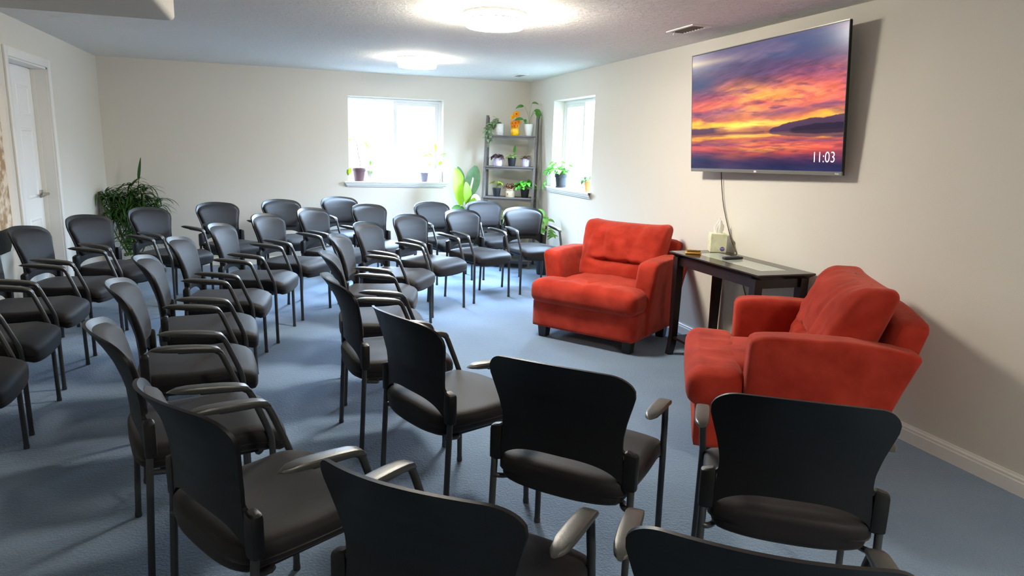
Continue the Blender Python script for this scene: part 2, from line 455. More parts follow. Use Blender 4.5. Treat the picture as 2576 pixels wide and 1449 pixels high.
# ------------------------------------------------------------------ guest chairs
def ipol(P, z):
    for (a, ya), (b, yb) in zip(P, P[1:]):
        if z <= b:
            t = max(0, min(1, (z-a)/(b-a))); return ya+(yb-ya)*t
    return P[-1][1]
def shell_y(x, z):
    yc = ipol([(.44, -.240), (.545, -.243), (.62, -.250), (.67, -.263), (.73, -.284), (.78, -.310), (.82, -.336), (.86, -.366)], z)
    cv = ipol([(.44, .028), (.55, .034), (.65, .040), (.73, .048), (.78, .058), (.86, .084)], z)
    return yc+cv*(x/.25)**2
def hw(z):
    P = [(.44, .214), (.50, .212), (.55, .207), (.59, .2055), (.61, .2060), (.635, .2105), (.665, .217), (.695, .2255), (.725, .2345), (.75, .2415), (.77, .2465), (.80, .250), (.88, .252)]
    for (a, ya), (b, yb) in zip(P, P[1:]):
        if z <= b:
            t = max(0, min(1, (z-a)/(b-a))); t = t*t*(3-2*t) if 0 else t; return ya+(yb-ya)*t
    return P[-1][1]
def top_z(u):
    a = abs(u)
    t = max(0, (a-.70)/.30); return .852-.034*u*u-.064*(1-math.sqrt(max(0, 1-t*t)))
def bot_z(u):
    return .447+.070*max(0, 1-abs(u)**3)**.62
SECT = [(-1, -.15), (-.98, .22), (-.90, .48), (-.72, .57), (-.3, .61), (.3, .61), (.72, .57), (.90, .48), (.98, .22), (1, -.15), (.82, -.7), (.4, -1), (-.4, -1), (-.82, -.7)]
def chair_meshes():
    M = {}
    # back shell: moulded plastic with waist, shoulders and two leg sockets
    bm = bmesh.new(); nu, nv = 44, 20; th = .011
    def P(u, v, off):
        z = bot_z(u)+(top_z(u)-bot_z(u))*v; x = u*hw(z)
        return Vector((x, shell_y(x, z)+off, z))
    sp = lambda a: math.sin((a*2-1)*PI/2)*.6+(a*2-1)*.4
    F = grid_surface(bm, lambda a, b: P(sp(a), b, 0), nu, nv)
    B = grid_surface(bm, lambda a, b: P(sp(a), b, -th), nu, nv)
    for f in bm.faces[nu*nv:] if False else []: pass
    loopF = [F[i][0] for i in range(nu+1)]+[F[nu][j] for j in range(1, nv+1)]+[F[i][nv] for i in range(nu-1, -1, -1)]+[F[0][j] for j in range(nv-1, 0, -1)]
    loopB = [B[i][0] for i in range(nu+1)]+[B[nu][j] for j in range(1, nv+1)]+[B[i][nv] for i in range(nu-1, -1, -1)]+[B[0][j] for j in range(nv-1, 0, -1)]
    for k in range(len(loopF)):
        k2 = (k+1) % len(loopF); bm.faces.new((loopF[k], loopF[k2], loopB[k2], loopB[k]))
    # sockets
    for s in (-1, 1):
        prof = [(.444, .85), (.448, 1), (.50, 1.02), (.553, 1), (.562, .9), (.566, .6)]
        rings = []
        for z, k in prof:
            ring = []
            for q in range(16):
                a = 2*PI*q/16; ca, sa = math.cos(a), math.sin(a)
                m = (abs(ca)**4+abs(sa)**4)**.25
                ring.append(bm.verts.new((s*.232+.0225*k*ca/m, -.2165+.019*k*sa/m, z+(.004*(-s*ca) if z > .55 else 0))))
            rings.append(ring)
        for a, b in zip(rings, rings[1:]):
            for q in range(16): bm.faces.new((a[q], a[(q+1) % 16], b[(q+1) % 16], b[q]))
        bm.faces.new(list(reversed(rings[0]))); bm.faces.new(rings[-1])
        # curved fillet between socket and shell
        Q = [[], []]
        for k in range(7):
            t = k/6; a = t*PI/2
            x = .222-.022*math.sin(a)*1.0; z = .562+.034*(1-math.cos(a))
            for side, yo in ((0, .0), (1, -.024)):
                Q[side].append(bm.verts.new((s*x, shell_y(x, z)+yo*.5+.002, z)))
            Q
        for side in (0, 1):
            c = bm.verts.new((s*.200, shell_y(.2, .556)+(-.024*.5 if side else 0)+.002, .550))
            for k in range(6): bm.faces.new((c, Q[side][k], Q[side][k+1]))
        for k in range(6): bm.faces.new((Q[0][k], Q[0][k+1], Q[1][k+1], Q[1][k]))
    bmesh.ops.recalc_face_normals(bm, faces=bm.faces)
    M['back_shell'] = (bm, PLASTIC, 35)
    # upholstered pad on the front of the shell
    bm = bmesh.new(); nu, nv = 36, 20
    def C(a, b):
        u = sp(a)
        zb = .541+.010*(1-u*u); zt = top_z(u*.97)-.021
        # round the lower corners
        zb += .05*max(0, (abs(u)-.72)/.28)**2.2
        z = zb+(zt-zb)*b; x = u*(hw(z)-.0185)
        d = min(1, (1-abs(u))/.16, b/.13, (1-b)/.13); d = max(0, d); h = math.sqrt(max(0, 1-(1-d)**2))
        return Vector((x, shell_y(x, z)+.001+.022*h+.006*(1-u*u)*math.sin(PI*b), z))
    grid_surface(bm, C, nu, nv)
    bmesh.ops.recalc_face_normals(bm, faces=bm.faces)
    if sum(f.normal.y for f in bm.faces) < 0: bmesh.ops.reverse_faces(bm, faces=bm.faces)
    M['back_cushion'] = (bm, FABRIC, None)
    # seat cushion: dished top, waterfall front
    bm = bmesh.new()
    def seat_fn(u, v, w, p):
        wid = 1-.07*max(0, -v)**2-.03*max(0, v)**3
        p.x *= wid
        p.y += -.016*u*u*u*u*(1.2 if v > 0 else -2)*abs(v)
        if w > 0:
            p.z += .012*(1-.8*u*u)*(1 if v < 1 else 0)-.010*math.exp(-((v+.15)/.45)**2)*(1-u*u)+.006*math.exp(-((v-.55)/.25)**2)
        p.z += -.030*max(0, v-.45)**1.6/.55**1.6+.010*max(0, -v)*0
        if w < 0: p.x *= .95; p.z += .012*(u*u)
        return p
    rbox(bm, (0, -.012, .418), (.474, .500, .094), .028, 18, seat_fn)
    M['seat'] = (bm, FABRIC, None)
    bm = bmesh.new()
    bevel_box(bm, -.185, .185, -.19, .18, .360, .380, .008, 2)
    M['seat_pan'] = (bm, PLASTIC, 40)
    for s, nm in ((1, 'R'), (-1, 'L')):
        # front leg: floor, bend, up and back to the armrest
        bm = bmesh.new()
        tube(bm, [(s*.243, .171, .012), (s*.241, .1685, .20), (s*.240, .167, .40), (s*.240, .1655, .427), (s*.2405, .158, .458), (s*.244, .143, .50),
                  (s*.2505, .1045, .60), (s*.252, .094, .622), (s*.2535, .074, .636), (s*.2545, .04, .640), (s*.258, -.06, .648)], .0115, 12, True)
        lathe(bm, [(0, 0), (.0128, 0), (.0132, .012), (.0118, .02)], 12, (s*.243, .171, 0))
        M['leg.F'+nm] = (bm, STEEL, 40)
        bm = bmesh.new()
        tube(bm, [(s*.241, -.244, .012), (s*.240, -.232, .25), (s*.238, -.2185, .50)], .0115, 12, True)
        lathe(bm, [(0, 0), (.0128, 0), (.0132, .012), (.0118, .02)], 12, (s*.241, -.244, 0))
        M['leg.B'+nm] = (bm, STEEL, 40)
        # armrest pad: tapered, slightly arched, pointed rear
        bm = bmesh.new()
        st = [(.098, .016, .632, .013), (.088, .020, .640, .016), (.06, .0225, .648, .017), (0, .0235, .655, .0175), (-.06, .0235, .661, .017), (-.105, .022, .665, .015), (-.135, .017, .667, .010), (-.150, .008, .667, .005)]
        rings = []
        for y, w, z, t in st:
            xc = s*(.2545+.03*(.098-y)*.8)
            ring = []
            for ca, sa in SECT:
                ring.append(bm.verts.new((xc+w*ca, y-.006*sa*(1 if y > 0 else -2), z+t*(sa if sa < 0 else sa*.9))))
            rings.append(ring)
        for a, b in zip(rings, rings[1:]):
            for q in range(len(SECT)): bm.faces.new((a[q], a[(q+1) % len(SECT)], b[(q+1) % len(SECT)], b[q]))
        bm.faces.new(rings[0]); bm.faces.new(rings[-1])
        bmesh.ops.recalc_face_normals(bm, faces=bm.faces)
        M['armrest.'+nm] = (bm, PADPL, 38)
    for nm, ye, zz, y in (('F', .167, .405, .13), ('B', -.2265, .385, -.15)):
        bm = bmesh.new()
        tube(bm, [(-.240, ye, zz), (-.222, ye*.985, zz-.003), (-.205, (ye+y)/2, zz-.014), (-.19, y, .362), (-.12, y, .357), (.12, y, .357), (.19, y, .362), (.205, (ye+y)/2, zz-.014), (.222, ye*.985, zz-.003), (.240, ye, zz)], .0095, 10, True, 3)
        M['stretcher.'+nm] = (bm, STEEL, None)
    return M
CH_G = 'black guest chairs in three curved rows'
def build_chair():
    t = thing('guest_chair', '', 'chair', (0, 0, 0), 0, CH_G)
    for k, (bm, m, ang) in chair_meshes().items():
        obj(k.split('.')[0], bm, m, t, True, ang)
    return t
proto = build_chair()
used = [False]
def place_chair(x, y, deg, label):
    if not used[0]:
        r = proto; used[0] = True
    else:
        r = proto.copy(); COL.objects.link(r)
        for ch in list(proto.children):
            c = ch.copy(); c.parent = r; COL.objects.link(c)
    r.location = (x, y, 0); r.rotation_euler = (0, 0, math.radians(deg-90)); r['label'] = label
CHAIRS = [
 # front row, from the near right round to the shelf
 (1.474, 1.636, 56.4, 'black chair with its back to us just in front of the nearer red armchair'),
 (.972, 2.042, 45.0, 'black chair with its back to us, second from the right in the front row'),
 (.682, 2.660, 21.4, 'black chair seen from behind at a slant, third of the front row from the right'),
 (.521, 3.343, 6.5, 'black front-row chair fourth from the right, its back seen edge-on'),
 (.547, 4.028, -2.9, 'black front-row chair fifth from the right, mostly hidden behind the fourth'),
 (.641, 4.759, -14.3, 'black front-row chair sixth from the right, in side view where the row bends'),
 (.868, 5.417, -32.4, 'black chair of the front row, fourth counting from the plant shelf'),
 (1.266, 6.004, -48.7, 'black chair of the front row, third counting from the plant shelf'),
 (1.826, 6.442, -61.0, 'black front-row chair second counting from the plant shelf, its whole seat in view'),
 (2.480, 6.688, -80.7, 'black chair at the far end of the front row, directly before the plant shelf'),
 # middle row, from the bottom right round to the shelf
 (.921, 1.082, 55.2, 'black chair cut by the bottom edge at right, only its back top showing'),
 (.414, 1.441, 45.9, 'black chair at the bottom centre, cut off below its large back'),
 (-.029, 1.972, 30.1, 'black chair seen from behind at lower left, third in the middle row from the camera'),
 (-.293, 2.623, 14.7, 'black middle-row chair fourth from the camera, at lower left with a pale rim'),
 (-.391, 3.352, 6.0, 'black middle-row chair fifth from the camera, in profile facing right'),
 (-.404, 4.028, 4.2, 'black middle-row chair sixth from the camera, in profile facing right'),
 (-.350, 4.740, -5.9, 'black middle-row chair seventh from the camera, where the row starts to bend'),
 (-.181, 5.464, -14.9, 'black middle-row chair eighth from the camera, half turned to view'),
 (.094, 6.136, -31.0, 'black middle-row chair ninth from the camera, angled toward the armchairs'),
 (.471, 6.690, -38.6, 'black middle-row chair tenth from the camera, just left of the one below the window'),
 (1.002, 7.088, -53.7, 'black middle-row chair whose back stands below the left part of the back window'),
 (1.689, 7.374, -65.7, 'black middle-row chair below the right part of the back window'),
 (2.304, 7.528, -75.2, 'black chair at the far end of the middle row, between leafy plant and shelf'),
 # rear row along the left and back walls
 (-1.36, 3.345, 4.0, 'black chair cut by the left edge, only its seat front and one leg showing'),
 (-1.409, 4.007, 1.0, 'black chair at the left edge, seat and arms showing but its back cut off'),
 (-1.433, 4.694, -1.1, 'black chair at the left edge, a strip of its back below the wall print'),
 (-1.390, 5.398, -9.2, 'black rear-row chair standing in front of the left part of the white door'),
 (-1.237, 6.089, -26.3, 'black chair of the rear row right beside the door frame, facing the room'),
 (-.937, 6.734, -33.9, 'black chair of the rear row directly in front of the tall corner plant'),
 (-.464, 7.255, -49.6, 'black rear-row chair by the back wall, first to the right of the corner plant'),
 (.119, 7.655, -56.0, 'black rear-row chair by the back wall, second to the right of the corner plant'),
 (.736, 8.081, -64.0, 'black rear-row chair closest to the back wall, below and left of the window'),
]
for c in CHAIRS: place_chair(*c)

# ------------------------------------------------------------------ red armchairs
def nz(p, s): return noise.noise(Vector(p)*s)
def build_armchair():
    t = thing('armchair', '', 'armchair', (0, 0, 0), 0, 'rust red suede armchairs')
    # base
    bm = bmesh.new()
    def fb(u, v, w, p):
        if v < 0: p.y += -.07*(w+1)/2*(-v)
        return p
    rbox(bm, (0, .025, .20), (.88, .77, .22), .018, 8, fb); obj('base', bm, SUEDE, t)
    # arms: slightly flared, rounded top, raked rear edge
    for s in (-1, 1):
        bm = bmesh.new()
        def fa(u, v, w, p, s=s):
            h = (w+1)/2
            p.x += s*(.055*h*h)
            if v < 0: p.y += .05*(-v)-.17*h*(-v)
            p.z += .008*(1-v*v)*max(0, w)-.012*max(0, v)**4*max(0, w)-.03*max(0, -v-.3)*max(0, w)
            p.x += .010*nz((p.x*2, p.y*2, p.z*2+s*5), 2.2)+.003*nz((p.x*3, p.y*9, p.z*3+s*5), 2.2); p.z += .004*nz((p.x*3, p.y*6, s), 2)*max(0, w)
            return p
        rbox(bm, (s*.375, -.10, .385), (.155, .60, .575), .034, 16, fa); obj('arm', bm, SUEDE, t)
    # back frame
    bm = bmesh.new()
    def fk(u, v, w, p):
        p.y += -.15*((w+1)/2)
        p.z += -.03*u*u*max(0, w)
        return p
    rbox(bm, (0, -.350, .49), (.80, .14, .60), .04, 12, fk); obj('back_frame', bm, SUEDE, t)
    # seat cushion, T-shaped: full width ahead of the arms
    bm = bmesh.new()
    tz = lambda x, y: .012*math.exp(-((y-.22)/.16)**2)
    def fs(u, v, w, p):
        p.z += (.018*(1-u*u)*(1-v*v))*(1 if w > 0 else .2)
        if w > 0: p.z += .006*nz((p.x*3, p.y*3, 1), 2.2)
        return p
    rbox(bm, (0, .03, .385), (.60, .62, .17), .05, 12, fs)
    def ff(u, v, w, p):
        p.y += .025*(1-w*w)*max(0, v)*(1-.3*u*u)
        p.z += (.014*(1-u*u)*max(0, w))
        if w > 0 : p.z += .005*nz((p.x*3, p.y*3, 4), 2.5)
        p.x += .012*(1-w*w)*u*abs(u)
        # tufts across the crown
        if w > 0:
            for tx in (-.2, 0, .2):
                p.z -= .016*math.exp(-((p.x-tx)/.018)**2)*(1 if v < .55 else .4)
        return p
    rbox(bm, (0, .315, .378), (.885, .25, .19), .06, 18, ff)
    obj('seat_cushion', bm, SUEDE, t)
    # loose back cushion with a tufted crease
    bm = bmesh.new()
    def fc(u, v, w, p):
        puff = (1-u*u*u*u)*(1-w*w*w*w)
        p.y += .055*puff*(1 if v > 0 else -.2)
        # crease about a third up, with two tufts
        cz = -.28
        cr = math.exp(-((w-cz-.05*u*u)/.07)**2)*max(0, 1-(u/.75)**4)
        if v > 0:
            p.y -= .045*cr
            for tx in (-.28, .28):
                p.y -= .03*math.exp(-((u-tx)/.1)**2-((w-cz)/.12)**2)
                # soft folds fanning up from the tufts
                p.y -= .010*math.exp(-((u-tx-.22*(w-cz)*(1 if tx > 0 else -1)*.6)/.05)**2)*(1 if w > cz else .3)
            p.y += .016*nz((p.x*4, p.z*4, 2), 1.8)+.011*nz((p.x*14+p.z*3, p.z*3, 7), 1.6)+.006*nz((p.x*5, p.z*16, 9), 1.5)
            p.z += .006*nz((p.x*9, 3, 2), 1.5)*max(0, w)
        p.z += -.03*(1-abs(u))*0+.026*(abs(u)**4)*max(0, w)-.018*math.cos(u*3.2)*0
        p.x *= 1+.05*max(0, w)-.02*max(0, -w)
        p.y += -.26*((w+1)/2)*.62
        return p
    rbox(bm, (0, -.19, .655), (.72, .20, .47), .065, 40, fc); obj('back_cushion', bm, SUEDE, t)
    for sx in (-1, 1):
        for y in (.33, -.28):
            bm = bmesh.new()
            vs = box(bm, sx*.37-.04, sx*.37+.04, y-.04, y+.04, 0, .10)
            for v in vs:
                if v.co.z < .05: v.co.x = sx*.37+(v.co.x-sx*.37)*.8; v.co.y = y+(v.co.y-y)*.8
            bmesh.ops.bevel(bm, geom=bm.edges[:], offset=.003, segments=1, affect='EDGES')
            obj('foot', bm, DARKWOOD, t, True, 30)
    return t
ac1 = build_armchair()
ac1['label'] = 'rust red suede armchair farther from the camera, left of the console table'
def face(o, fx, fy, deg):
    """put the middle of the front lower edge at (fx, fy), facing deg"""
    a = math.radians(deg)
    o.location = (fx-.41*math.cos(a), fy-.41*math.sin(a), 0); o.rotation_euler = (0, 0, a-PI/2)
ac2 = ac1.copy(); COL.objects.link(ac2); ac2['label'] = 'rust red suede armchair nearer the camera, right of the console table by the wall'
for ch in list(ac1.children):
    c = ch.copy(); c.parent = ac2; COL.objects.link(c)
face(ac1, 2.11, 4.62, 216.5)
face(ac2, 2.05, 3.0, 148)

# ------------------------------------------------------------------ console table and what lies on it
TZ = .77
tb = thing('console_table', 'dark espresso console table with glass inset between the two red armchairs', 'table', (2.875, 3.83, 0))
bm = bmesh.new()
ax, ay = .215, .50
gx, gy = .100, .365; gxo = .012
st = [(0, 0, TZ-.03, .86), (0, 0, TZ-.012, 1), (0, 0, TZ, 1)]
def ring4(hx, hy, z, ox=0): return [bm.verts.new((ox+sx*hx, sy*hy, z)) for sx, sy in ((-1, -1), (1, -1), (1, 1), (-1, 1))]
R = [ring4(ax-.03, ay-.03, TZ-.034), ring4(ax-.006, ay-.006, TZ-.014), ring4(ax, ay, TZ-.008), ring4(ax-.003, ay-.003, TZ), ring4(gx, gy, TZ, gxo), ring4(gx, gy, TZ-.008, gxo)]
for p, q in zip(R, R[1:]):
    for k in range(4): bm.faces.new((p[k], p[(k+1) % 4], q[(k+1) % 4], q[k]))
bm.faces.new(R[0]); bm.faces.new(R[-1])
bmesh.ops.recalc_face_normals(bm, faces=bm.faces)
obj('tabletop', bm, TABLETOP, tb, False)
bm = bmesh.new(); box(bm, gxo-gx, gxo+gx, -gy, gy, TZ-.0075, TZ-.001)
obj('glass_inset', bm, mat('frosted glass inset', '#a9b0a6', .05, .6), tb, False)
bm = bmesh.new()
for s in (-1, 1):
    box(bm, s*(ax-.045)-.009, s*(ax-.045)+.009, -ay+.06, ay-.06, TZ-.095, TZ-.032)
    box(bm, -ax+.05, ax-.05, s*(ay-.065)-.009, s*(ay-.065)+.009, TZ-.095, TZ-.032)
obj('apron', bm, DARKWOOD, tb, False)
for sx in (-1, 1):
    for sy in (-1, 1):
        bm = bmesh.new()
        cx, cy = sx*(ax-.045), sy*(ay-.065)
        pts = [(0, 0, TZ-.034), (0, 0, .45), (0, 0, .16), (sx*.004, sy*.004, .08), (sx*.014, sy*.014, 0)]
        wd = [.028, .026, .023, .023, .021]
        rows = []
        for (dx_, dy_, z), w in zip(pts, wd):
            rows.append([bm.verts.new((cx+dx_+a*w, cy+dy_+b*w, z)) for a, b in ((-1, -1), (1, -1), (1, 1), (-1, 1))])
        for p, q in zip(rows, rows[1:]):
            for k in range(4): bm.faces.new((p[k], p[(k+1) % 4], q[(k+1) % 4], q[k]))
        bm.faces.new(rows[0]); bm.faces.new(rows[-1])
        bmesh.ops.recalc_face_normals(bm, faces=bm.faces)
        obj('leg', bm, DARKWOOD, tb, False)
bm = bmesh.new()
box(bm, -ax+.035, ax-.035, -ay+.055, ay-.055, .125, .143)
obj('lower_shelf', bm, DARKWOOD, tb, False)

def tissue_mat():
    m = mat('patterned carton', '#e4e4c6', .55, .3)
    nt = m.node_tree; L = nt.links; b = nt.nodes['Principled BSDF']
    tc = nt.nodes.new('ShaderNodeTexCoord'); mp = nt.nodes.new('ShaderNodeMapping')
    mp.inputs['Rotation'].default_value = (0, PI/4, 0); mp.inputs['Scale'].default_value = (1, 1, 1)
    L.new(tc.outputs['Object'], mp.inputs[0])
    ck = nt.nodes.new('ShaderNodeTexVoronoi'); ck.inputs['Scale'].default_value = 36; ck.distance = 'CHEBYCHEV'; ck.inputs['Randomness'].default_value = .15
    L.new(mp.outputs[0], ck.inputs['Vector'])
    r = nt.nodes.new('ShaderNodeValToRGB')
    e = r.color_ramp.elements; e[0].color = lin('#eceace'); e[1].color = lin('#e3e2c0'); e[1].position = .75
    k = e.new(.35); k.color = lin('#d4dcb6'); k = e.new(.55); k.color = lin('#d9c9a0')
    sp = nt.nodes.new('ShaderNodeSeparateColor'); L.new(ck.outputs['Color'], sp.inputs[0])
    L.new(sp.outputs[0], r.inputs[0]); L.new(r.outputs[0], b.inputs['Base Color']); return m
tis = thing('tissue_box', 'cream and green tissue box with a tissue sticking out on the console table', 'tissue box', (3.012, 4.255, TZ), math.radians(-25))
bm = bmesh.new(); bevel_box(bm, -.057, .057, -.057, .057, 0, .135, .002, 1); obj('carton', bm, tissue_mat(), tis, True, 30)
bm = bmesh.new(); lathe(bm, [(0, .0012), (.016, .0012), (.0165, 0), (0, 0)], 28)
bmesh.ops.transform(bm, matrix=Matrix.Translation((.028, -.0572, .026)) @ Matrix.Rotation(PI/2, 4, 'X'), verts=bm.verts)
sk = obj('round_badge', bm, mat('purple badge', '#6c5fa8', .5, .3), tis, True, 30)
bm = bmesh.new(); box(bm, .0165, .0395, -.0588, -.0584, .0265, .0315); obj('badge_band', bm, mat('pale lilac band', '#c5bfe0', .5, .3), sk, False)
bm = bmesh.new(); rings = []
for i in range(15):
    v = i/14; ring = []
    for k in range(40):
        th = 2*PI*k/40
        rx = (.020+.014*math.sin(PI*min(1, v*1.15)))*(1-.55*v**3); ry = .009+.008*math.sin(PI*min(1, v*1.2))
        fo = 1+.22*math.sin(5*th+4*v)*(.3+v)+.12*math.sin(11*th-3*v)
        ring.append(bm.verts.new((.012*v*v+rx*fo*math.cos(th), ry*fo*math.sin(th)+.004*math.sin(6*v), .131+.098*v*(1-.16*math.cos(th-.4)*v-.05*math.sin(3*th)))))
    rings.append(ring)
for p_, q_ in zip(rings, rings[1:]):
    for k in range(40): bm.faces.new((p_[k], p_[(k+1) % 40], q_[(k+1) % 40], q_[k]))
bm.faces.new(rings[-1])
obj('tissue', bm, mat('white tissue', '#fbfaf5', .9, .1, trans=.12), tis)

br = thing('scrub_brush', 'small wooden hand brush with bristles at the left end of the console table', 'brush', (2.755, 4.165, TZ), math.radians(-22))
bm = bmesh.new(); bevel_box(bm, -.055, .055, -.02, .02, 0, .014, .006, 3); obj('wooden_block', bm, mat('pale varnished wood', '#d7a04a', .4, .4, noise_amt=.25, noise_scale=20), br)
bm = bmesh.new()
for i in range(17):
    for j in range(5):
        x, y = -.046+i*.00575, -.013+j*.0065; r = .0019
        h = .013+.002*random.random()
        lathe(bm, [(r, .0), (r*1.2, h), (0, h)], 6, (x+random.uniform(-.001, .001), y, .0135))
o = obj('bristles', bm, mat('tan bristles', '#8d6a25', .8, .2, noise_amt=.5, noise_scale=90), br)
rm = thing('remote_control', 'black remote control lying on the glass inset of the console table', 'remote', (2.905, 3.915, TZ-.001), math.radians(4))
bm = bmesh.new(); rbox(bm, (0, 0, .0095), (.155, .040, .019), .008, 8); obj('remote_body', bm, mat('black remote plastic', '#15161a', .35, .5), rm)
bm = bmesh.new()
for i in range(7):
    for j in range(3):
        lathe(bm, [(.0035, 0), (.0035, .0016), (.0028, .0022), (0, .0022)], 10, (-.055+i*.0165, -.011+j*.011, .0185))
obj('buttons', bm, mat('grey remote buttons', '#4a4a58', .5, .3), rm)

# ------------------------------------------------------------------ television
def hexmix(a, b, t): return a+(b-a)*t
def fbm(x, y, seed, octs=5):
    out = np.zeros_like(x); amp = 1; tot = 0
    rs = np.random.RandomState(seed)
    for o in range(octs):
        g = rs.rand(64, 64); xi = np.floor(x).astype(int); yi = np.floor(y).astype(int); fx = x-xi; fy = y-yi
        fx = fx*fx*(3-2*fx); fy = fy*fy*(3-2*fy)
        v = (g[xi % 64, yi % 64]*(1-fx)+g[(xi+1) % 64, yi % 64]*fx)*(1-fy)+(g[xi % 64, (yi+1) % 64]*(1-fx)+g[(xi+1) % 64, (yi+1) % 64]*fx)*fy
        out += v*amp; tot += amp; amp *= .52; x = x*2.03+7.1; y = y*2.03+3.7
    return out/tot
def sunset(nu, nv):
    U, V = np.meshgrid(np.linspace(0, 1, nu), np.linspace(0, 1, nv))   # V: 0 top .. 1 bottom
    hz = .695
    refl = V > hz
    Vm = np.where(refl, hz-(V-hz)*1.9, V)       # mirrored sky in the water
    def L(h): return np.array(lin(h)[:3])
    keys = [(0.0, '#6a6480'), (.07, '#7d6f86'), (.14, '#5d5a78'), (.24, '#6f5270'), (.33, '#9a5a70'), (.41, '#d0706a'), (.48, '#d2746a'), (.53, '#96607a'), (.59, '#c47a5e'), (.635, '#f0c04e'), (.67, '#c08860'), (.70, '#a06a5a')]
    kv = np.array([k[0] for k in keys]); kc = np.array([L(k[1]) for k in keys])
    W = fbm(U*3+Vm*2, Vm*7-U*1.2, 3)-.5
    Vw = np.clip(Vm+W*.16, -.2, .70)
    C = np.stack([np.interp(Vw, kv, kc[:, i]) for i in range(3)], -1)
    n1 = fbm(U*4+Vm*4, Vm*16-U*3, 5); n2 = fbm(U*7+Vm*5, Vm*34-U*4, 9)
    # sunlit orange undersides
    glow = np.exp(-((U-.43)/.26)**2-((Vm-.43)/.11)**2)
    pk = np.clip((n1-.46)*4, 0, 1)*np.exp(-((Vm-.44)/.15)**2)*(.35+.65*np.clip(U*1.4, 0, 1))
    C += pk[..., None]*(L('#ff8a66')-C)*.75
    C += (glow*np.clip(.55+(n1-.5)*3, 0, 1))[..., None]*(L('#ffc25c')-C)*.85
    # fine brushed streaks and dark puffs
    n4 = fbm(U*9-V*6, Vm*52+U*14, 61, 5); n5 = fbm(U*12+V*5, Vm*30-U*9, 62, 5)
    C *= (1+(n4-.5)*.9*np.exp(-((Vm-.36)/.3)**2))[..., None]
    pf = np.clip((n5-.52)*5, 0, 1)*np.exp(-((Vm-.36)/.16)**2)*np.clip(U*1.6-.2, 0, 1)
    C += pf[..., None]*(L('#5a3f63')-C)*.6
    # blue gaps
    bl = np.clip((fbm(U*2.4+4, Vm*6+2-U, 13)-.5)*4.5, 0, 1)*np.clip(1-(Vm-.05)/.42, 0, 1)
    C += bl[..., None]*(L('#46587e')-C)*.8
    lb = np.exp(-((U-.05)/.16)**2-((Vm-.27)/.08)**2)
    C += lb[..., None]*(L('#3e5878')-C)*.85
    st = np.exp(-((Vm-.075-.02*U)/.022)**2)*np.clip(1-U/.42, 0, 1)
    C += st[..., None]*(L('#bdb18f')-C)*.75
    dk = np.exp(-((U-.55)/.15)**2-((Vm-.27)/.09)**2)*np.clip((n1-.40)*4, 0, 1)
    C += dk[..., None]*(L('#453a62')-C)*.75
    dc = np.clip((n2-.53)*6, 0, 1)*np.exp(-((Vm-.52)/.10)**2)
    C += dc[..., None]*(L('#6e4a6c')-C)*.7
    # bright band near the horizon
    hb = np.exp(-((Vm-.64-.01*np.sin(U*9))/.022)**2)*np.exp(-((U-.43)/.2)**2)*np.clip(1-(n2-.55)*5, .1, 1)
    C += hb[..., None]*(L('#ffe27a')-C)*.95
    # water is duller, drifting to navy
    t = np.clip((V-.80)/.16, 0, 1)*refl
    wn = fbm(U*3, V*6, 21)
    C = np.where(refl[..., None], C*np.array([.82, .72, .82]), C)
    rg = np.exp(-((U-.58)/.3)**2-((V-.84)/.055)**2)*np.clip((fbm(U*5+V*4, V*22-U*3, 31)-.38)*4, 0, 1)*refl
    C += rg[..., None]*(L('#f0624a')-C)*.8
    C += (t*np.clip(.75+(wn-.5)*1.5, 0, 1))[..., None]*(L('#1d2550')-C)*.93
    # hazy shore on the left
    sh = np.clip((V-(.635+.010*fbm(U*30, U*0, 41)))/.012, 0, 1)*(V < hz-.005+.01*(.5-U))*np.clip((.24-U)/.06, 0, 1)
    C += sh[..., None]*(L('#5b4660')-C)*.9
    # mountains on the right and their reflection
    def ridge(base, peaks, seed):
        h = base*np.ones(nu); u = np.linspace(0, 1, nu)
        for c, w, a in peaks: h = np.minimum(h, base-a*np.sin(np.clip(1-np.abs(u-c)/w, 0, 1)*PI/2)**1.1)
        return h-(fbm(u*28, u*0+.3, seed)-.5)*.016*(u > .55)
    far = ridge(.690, [(.70, .10, .050), (.665, .09, .03), (.84, .24, .072), (1.0, .26, .085)], 51)
    near = ridge(.712, [(.80, .15, .040), (.90, .22, .055), (1.02, .25, .056)], 52)
    hz2 = .705
    for rd, cc in ((far, '#4d3a5a'), (near, '#33283f')):
        m = np.clip((V-rd[None, :])/.006+.5, 0, 1)*np.clip((hz2-V)/.004+.5, 0, 1)*np.clip((hz2-.012-rd[None, :])/.01, 0, 1)
        C += m[..., None]*(L(cc)-C)*.95
        rr = hz2+(hz2-rd)*.55
        m = np.clip((rr[None, :]-V)/.008+.5, 0, 1)*np.clip((V-hz2)/.004+.5, 0, 1)*np.clip((hz2-.012-rd[None, :])/.01, 0, 1)
        C += m[..., None]*(L(cc)-C)*.8
    return np.clip((C**1.25)*1.08, 0, 1)
tv = bpy.data.objects.new('television', None); COL.objects.link(tv)
tag(tv, 'large flat television showing a sunset and the time, tilted on the right wall', 'television')
TW, TH = 1.4796, .8488
ti, ya, ro_ = .0678, -.0308, -.0218
fw_ = Vector((-math.cos(ti)*math.cos(ya), math.cos(ti)*math.sin(ya), -math.sin(ti)))
rt_ = Vector((math.sin(ya), math.cos(ya), 0)); up_ = rt_.cross(fw_)
if up_.z < 0: up_ = -up_
r2 = rt_*math.cos(ro_)+up_*math.sin(ro_); u2 = -rt_*math.sin(ro_)+up_*math.cos(ro_)
